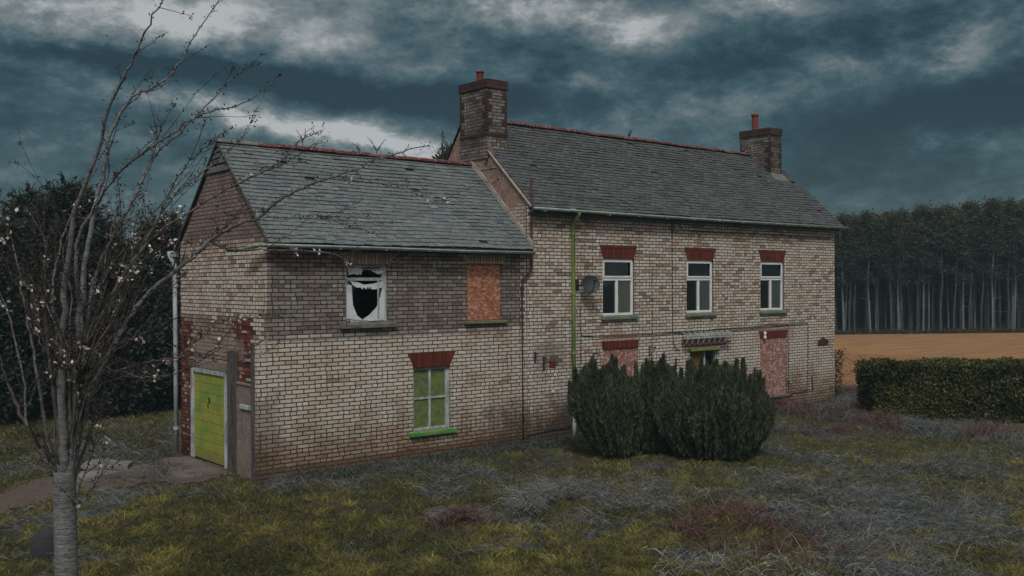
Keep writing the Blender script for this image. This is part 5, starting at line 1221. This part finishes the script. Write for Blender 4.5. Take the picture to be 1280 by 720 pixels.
# blue-grey weeds by the far corner and along the house foot
xs, ys, ls = [], [], []
x1 = r.uniform(-.1, 17.3, 9000); y1 = -.06-np.abs(r.normal(0, .16, 9000)); x2, y2 = wpt(1062, 500); x2 = x2+r.normal(0, .5, 5000); y2 = y2+r.normal(0, .6, 5000)
x3 = r.uniform(17.5, 20, 9000); y3 = r.uniform(-1.5, 4, 9000)
x = np.concatenate([x1, x2, x3]); y = np.concatenate([y1, y2, y3]); ok = ~((x > -.02) & (x < 17.4) & (y > -.05) & (y < 4.9)); x, y = x[ok], y[ok]
blades('weeds', x, y, r, np.where(y < -.1, .16, .30), .006, .7, mixcol(r, len(x), (.045, .055, .05), (.12, .135, .125), .3), 'low grey green weeds along the foot of the house', curl=.6, cat='weeds')
# moss and short grass around the door step and left of the house
x = r.uniform(-9, 0, 60000); y = r.uniform(2.2, 13, 60000); ok = ~inpoly(x, y, PATH) & ~((x > -1.3) & (y < 3.7)); x, y = x[ok], y[ok]; kk = fbm(x*1.2, y*1.2, 3); ok = kk > .42; x, y, kk = x[ok], y[ok], kk[ok]
blades('verge_grass', x, y, r, .10, .006, 1.0, mixcol(r, len(x), (.04, .046, .02), (.09, .09, .04), .3)*(.4+kk)[:, None], 'thin rough grass growing beyond the gravel path')
# stubble of the field where it meets the garden
x = r.uniform(18.8, 34, 40000); y = r.uniform(-8, 14, 40000); ok = inpoly(x, y, fpoly); x, y = x[ok], y[ok]
blades('field_stubble', x, y, r, .16, .007, .5, mixcol(r, len(x), (.24, .13, .065), (.40, .24, .13), .25), 'dry orange brown stubble at the near edge of the field', curl=.3, cat='crop')
xs, ys = [], []
for (px, py, rad, n_) in ((1062, 498, .75, 5200), (1085, 515, .8, 4200), (1040, 520, .6, 2200), (1110, 528, .7, 2600), (1150, 535, .5, 1600), (1220, 545, .7, 1400), (1010, 515, .5, 1500)):
    a_, b_ = wpt(px, py); xs.append(a_+r.normal(0, rad*.6, n_)); ys.append(b_+r.normal(0, rad*.6, n_))
x = np.concatenate(xs); y = np.concatenate(ys); ok = ~((x > -.05) & (x < 17.4) & (y > -.1) & (y < 4.9)); x, y = x[ok], y[ok]; kf = fbm(x*1.7+11, y*1.7, 3)
cT = np.where((kf > .52)[:, None], mixcol(r, len(x), (.09, .055, .048), (.20, .135, .12), .3), mixcol(r, len(x), (.07, .085, .085), (.19, .215, .215), .3))
blades('tangled_weeds', x, y, r, .25+.75*np.clip(kf-.3, 0, 1), .0048, .9, cT, 'tangled dead weeds between the far house corner and the hedge', curl=.9, cat='weeds')
# rough undergrowth where the field meets the forest
n = 26000; t_ = r.uniform(-4, FLn+4, n); d_ = np.abs(r.normal(0, 1.3, n))-.6; q3 = f0[None]+fd[None]*t_[:, None]+fb[None]*d_[:, None]
blades('forest_undergrowth', q3[:, 0], q3[:, 1], r, .5*fbm(t_*.9, d_*.9, 3), .03, .6, mixcol(r, n, (.03, .032, .022), (.11, .085, .05), .3), 'dark brown undergrowth along the forest edge', curl=.5, cat='undergrowth')
# ivy-like clump on the far corner of the house
r = np.random.default_rng(90); n = 900; P = np.stack([17.42+np.abs(r.normal(0, .10, n)), r.uniform(-.15, .5, n), r.uniform(.2, 1.5, n)], 1); P[:, 0] += .25*np.exp(-((P[:, 2]-1.3)/.25)**2)*r.random(n)
iv = empty('climbing_plant', (17.5, .1, 0), 'small dark climber on the far corner of the house', 'plant'); bulk('leaves', leaves(P, r.normal(0, 1, (n, 3)), .07, .025, r), 4, mixcol(r, n, (.03, .035, .02), (.07, .075, .05)), M['leaf'], iv, tuple(iv['_w']))
b = MB(); b.tube([(17.45, .05, 0), (17.42, .1, .7), (17.5, .05, 1.3), (17.7, .0, 1.5)], [.02, .015, .012, .005], 6); b.build('stem', M['bark_dark'], iv)

for o in bpy.data.objects:
    if '_w' in o: del o['_w']
for o in list(bpy.data.objects):
    if not o.users_collection: bpy.data.objects.remove(o)

# ------------------------------------------------------------------ air
hz = bpy.data.materials.new('storm_haze'); hz.use_nodes = True; hz.node_tree.nodes.clear(); th_ = NT(hz.node_tree)
pvn = th_.n('ShaderNodeVolumePrincipled', Color=(.45, .72, .85), Density=.0009, Anisotropy=.0); th_.nt.links.new(pvn.outputs[0], th_.n('ShaderNodeOutputMaterial').inputs['Volume'])
hb = bpy.data.meshes.new('haze'); hb.from_pydata([(-40, -45, -1.5), (130, -45, -1.5), (130, 90, -1.5), (-40, 90, -1.5), (-40, -45, 12), (130, -45, 12), (130, 90, 12), (-40, 90, 12)], [], [(3, 2, 1, 0), (4, 5, 6, 7), (0, 1, 5, 4), (1, 2, 6, 5), (2, 3, 7, 6), (3, 0, 4, 7)])
hb.materials.append(hz); ho = bpy.data.objects.new('haze', hb); col.objects.link(ho); tag(ho, 'thin cold storm haze over garden, field and forest', 'haze', kind='stuff')
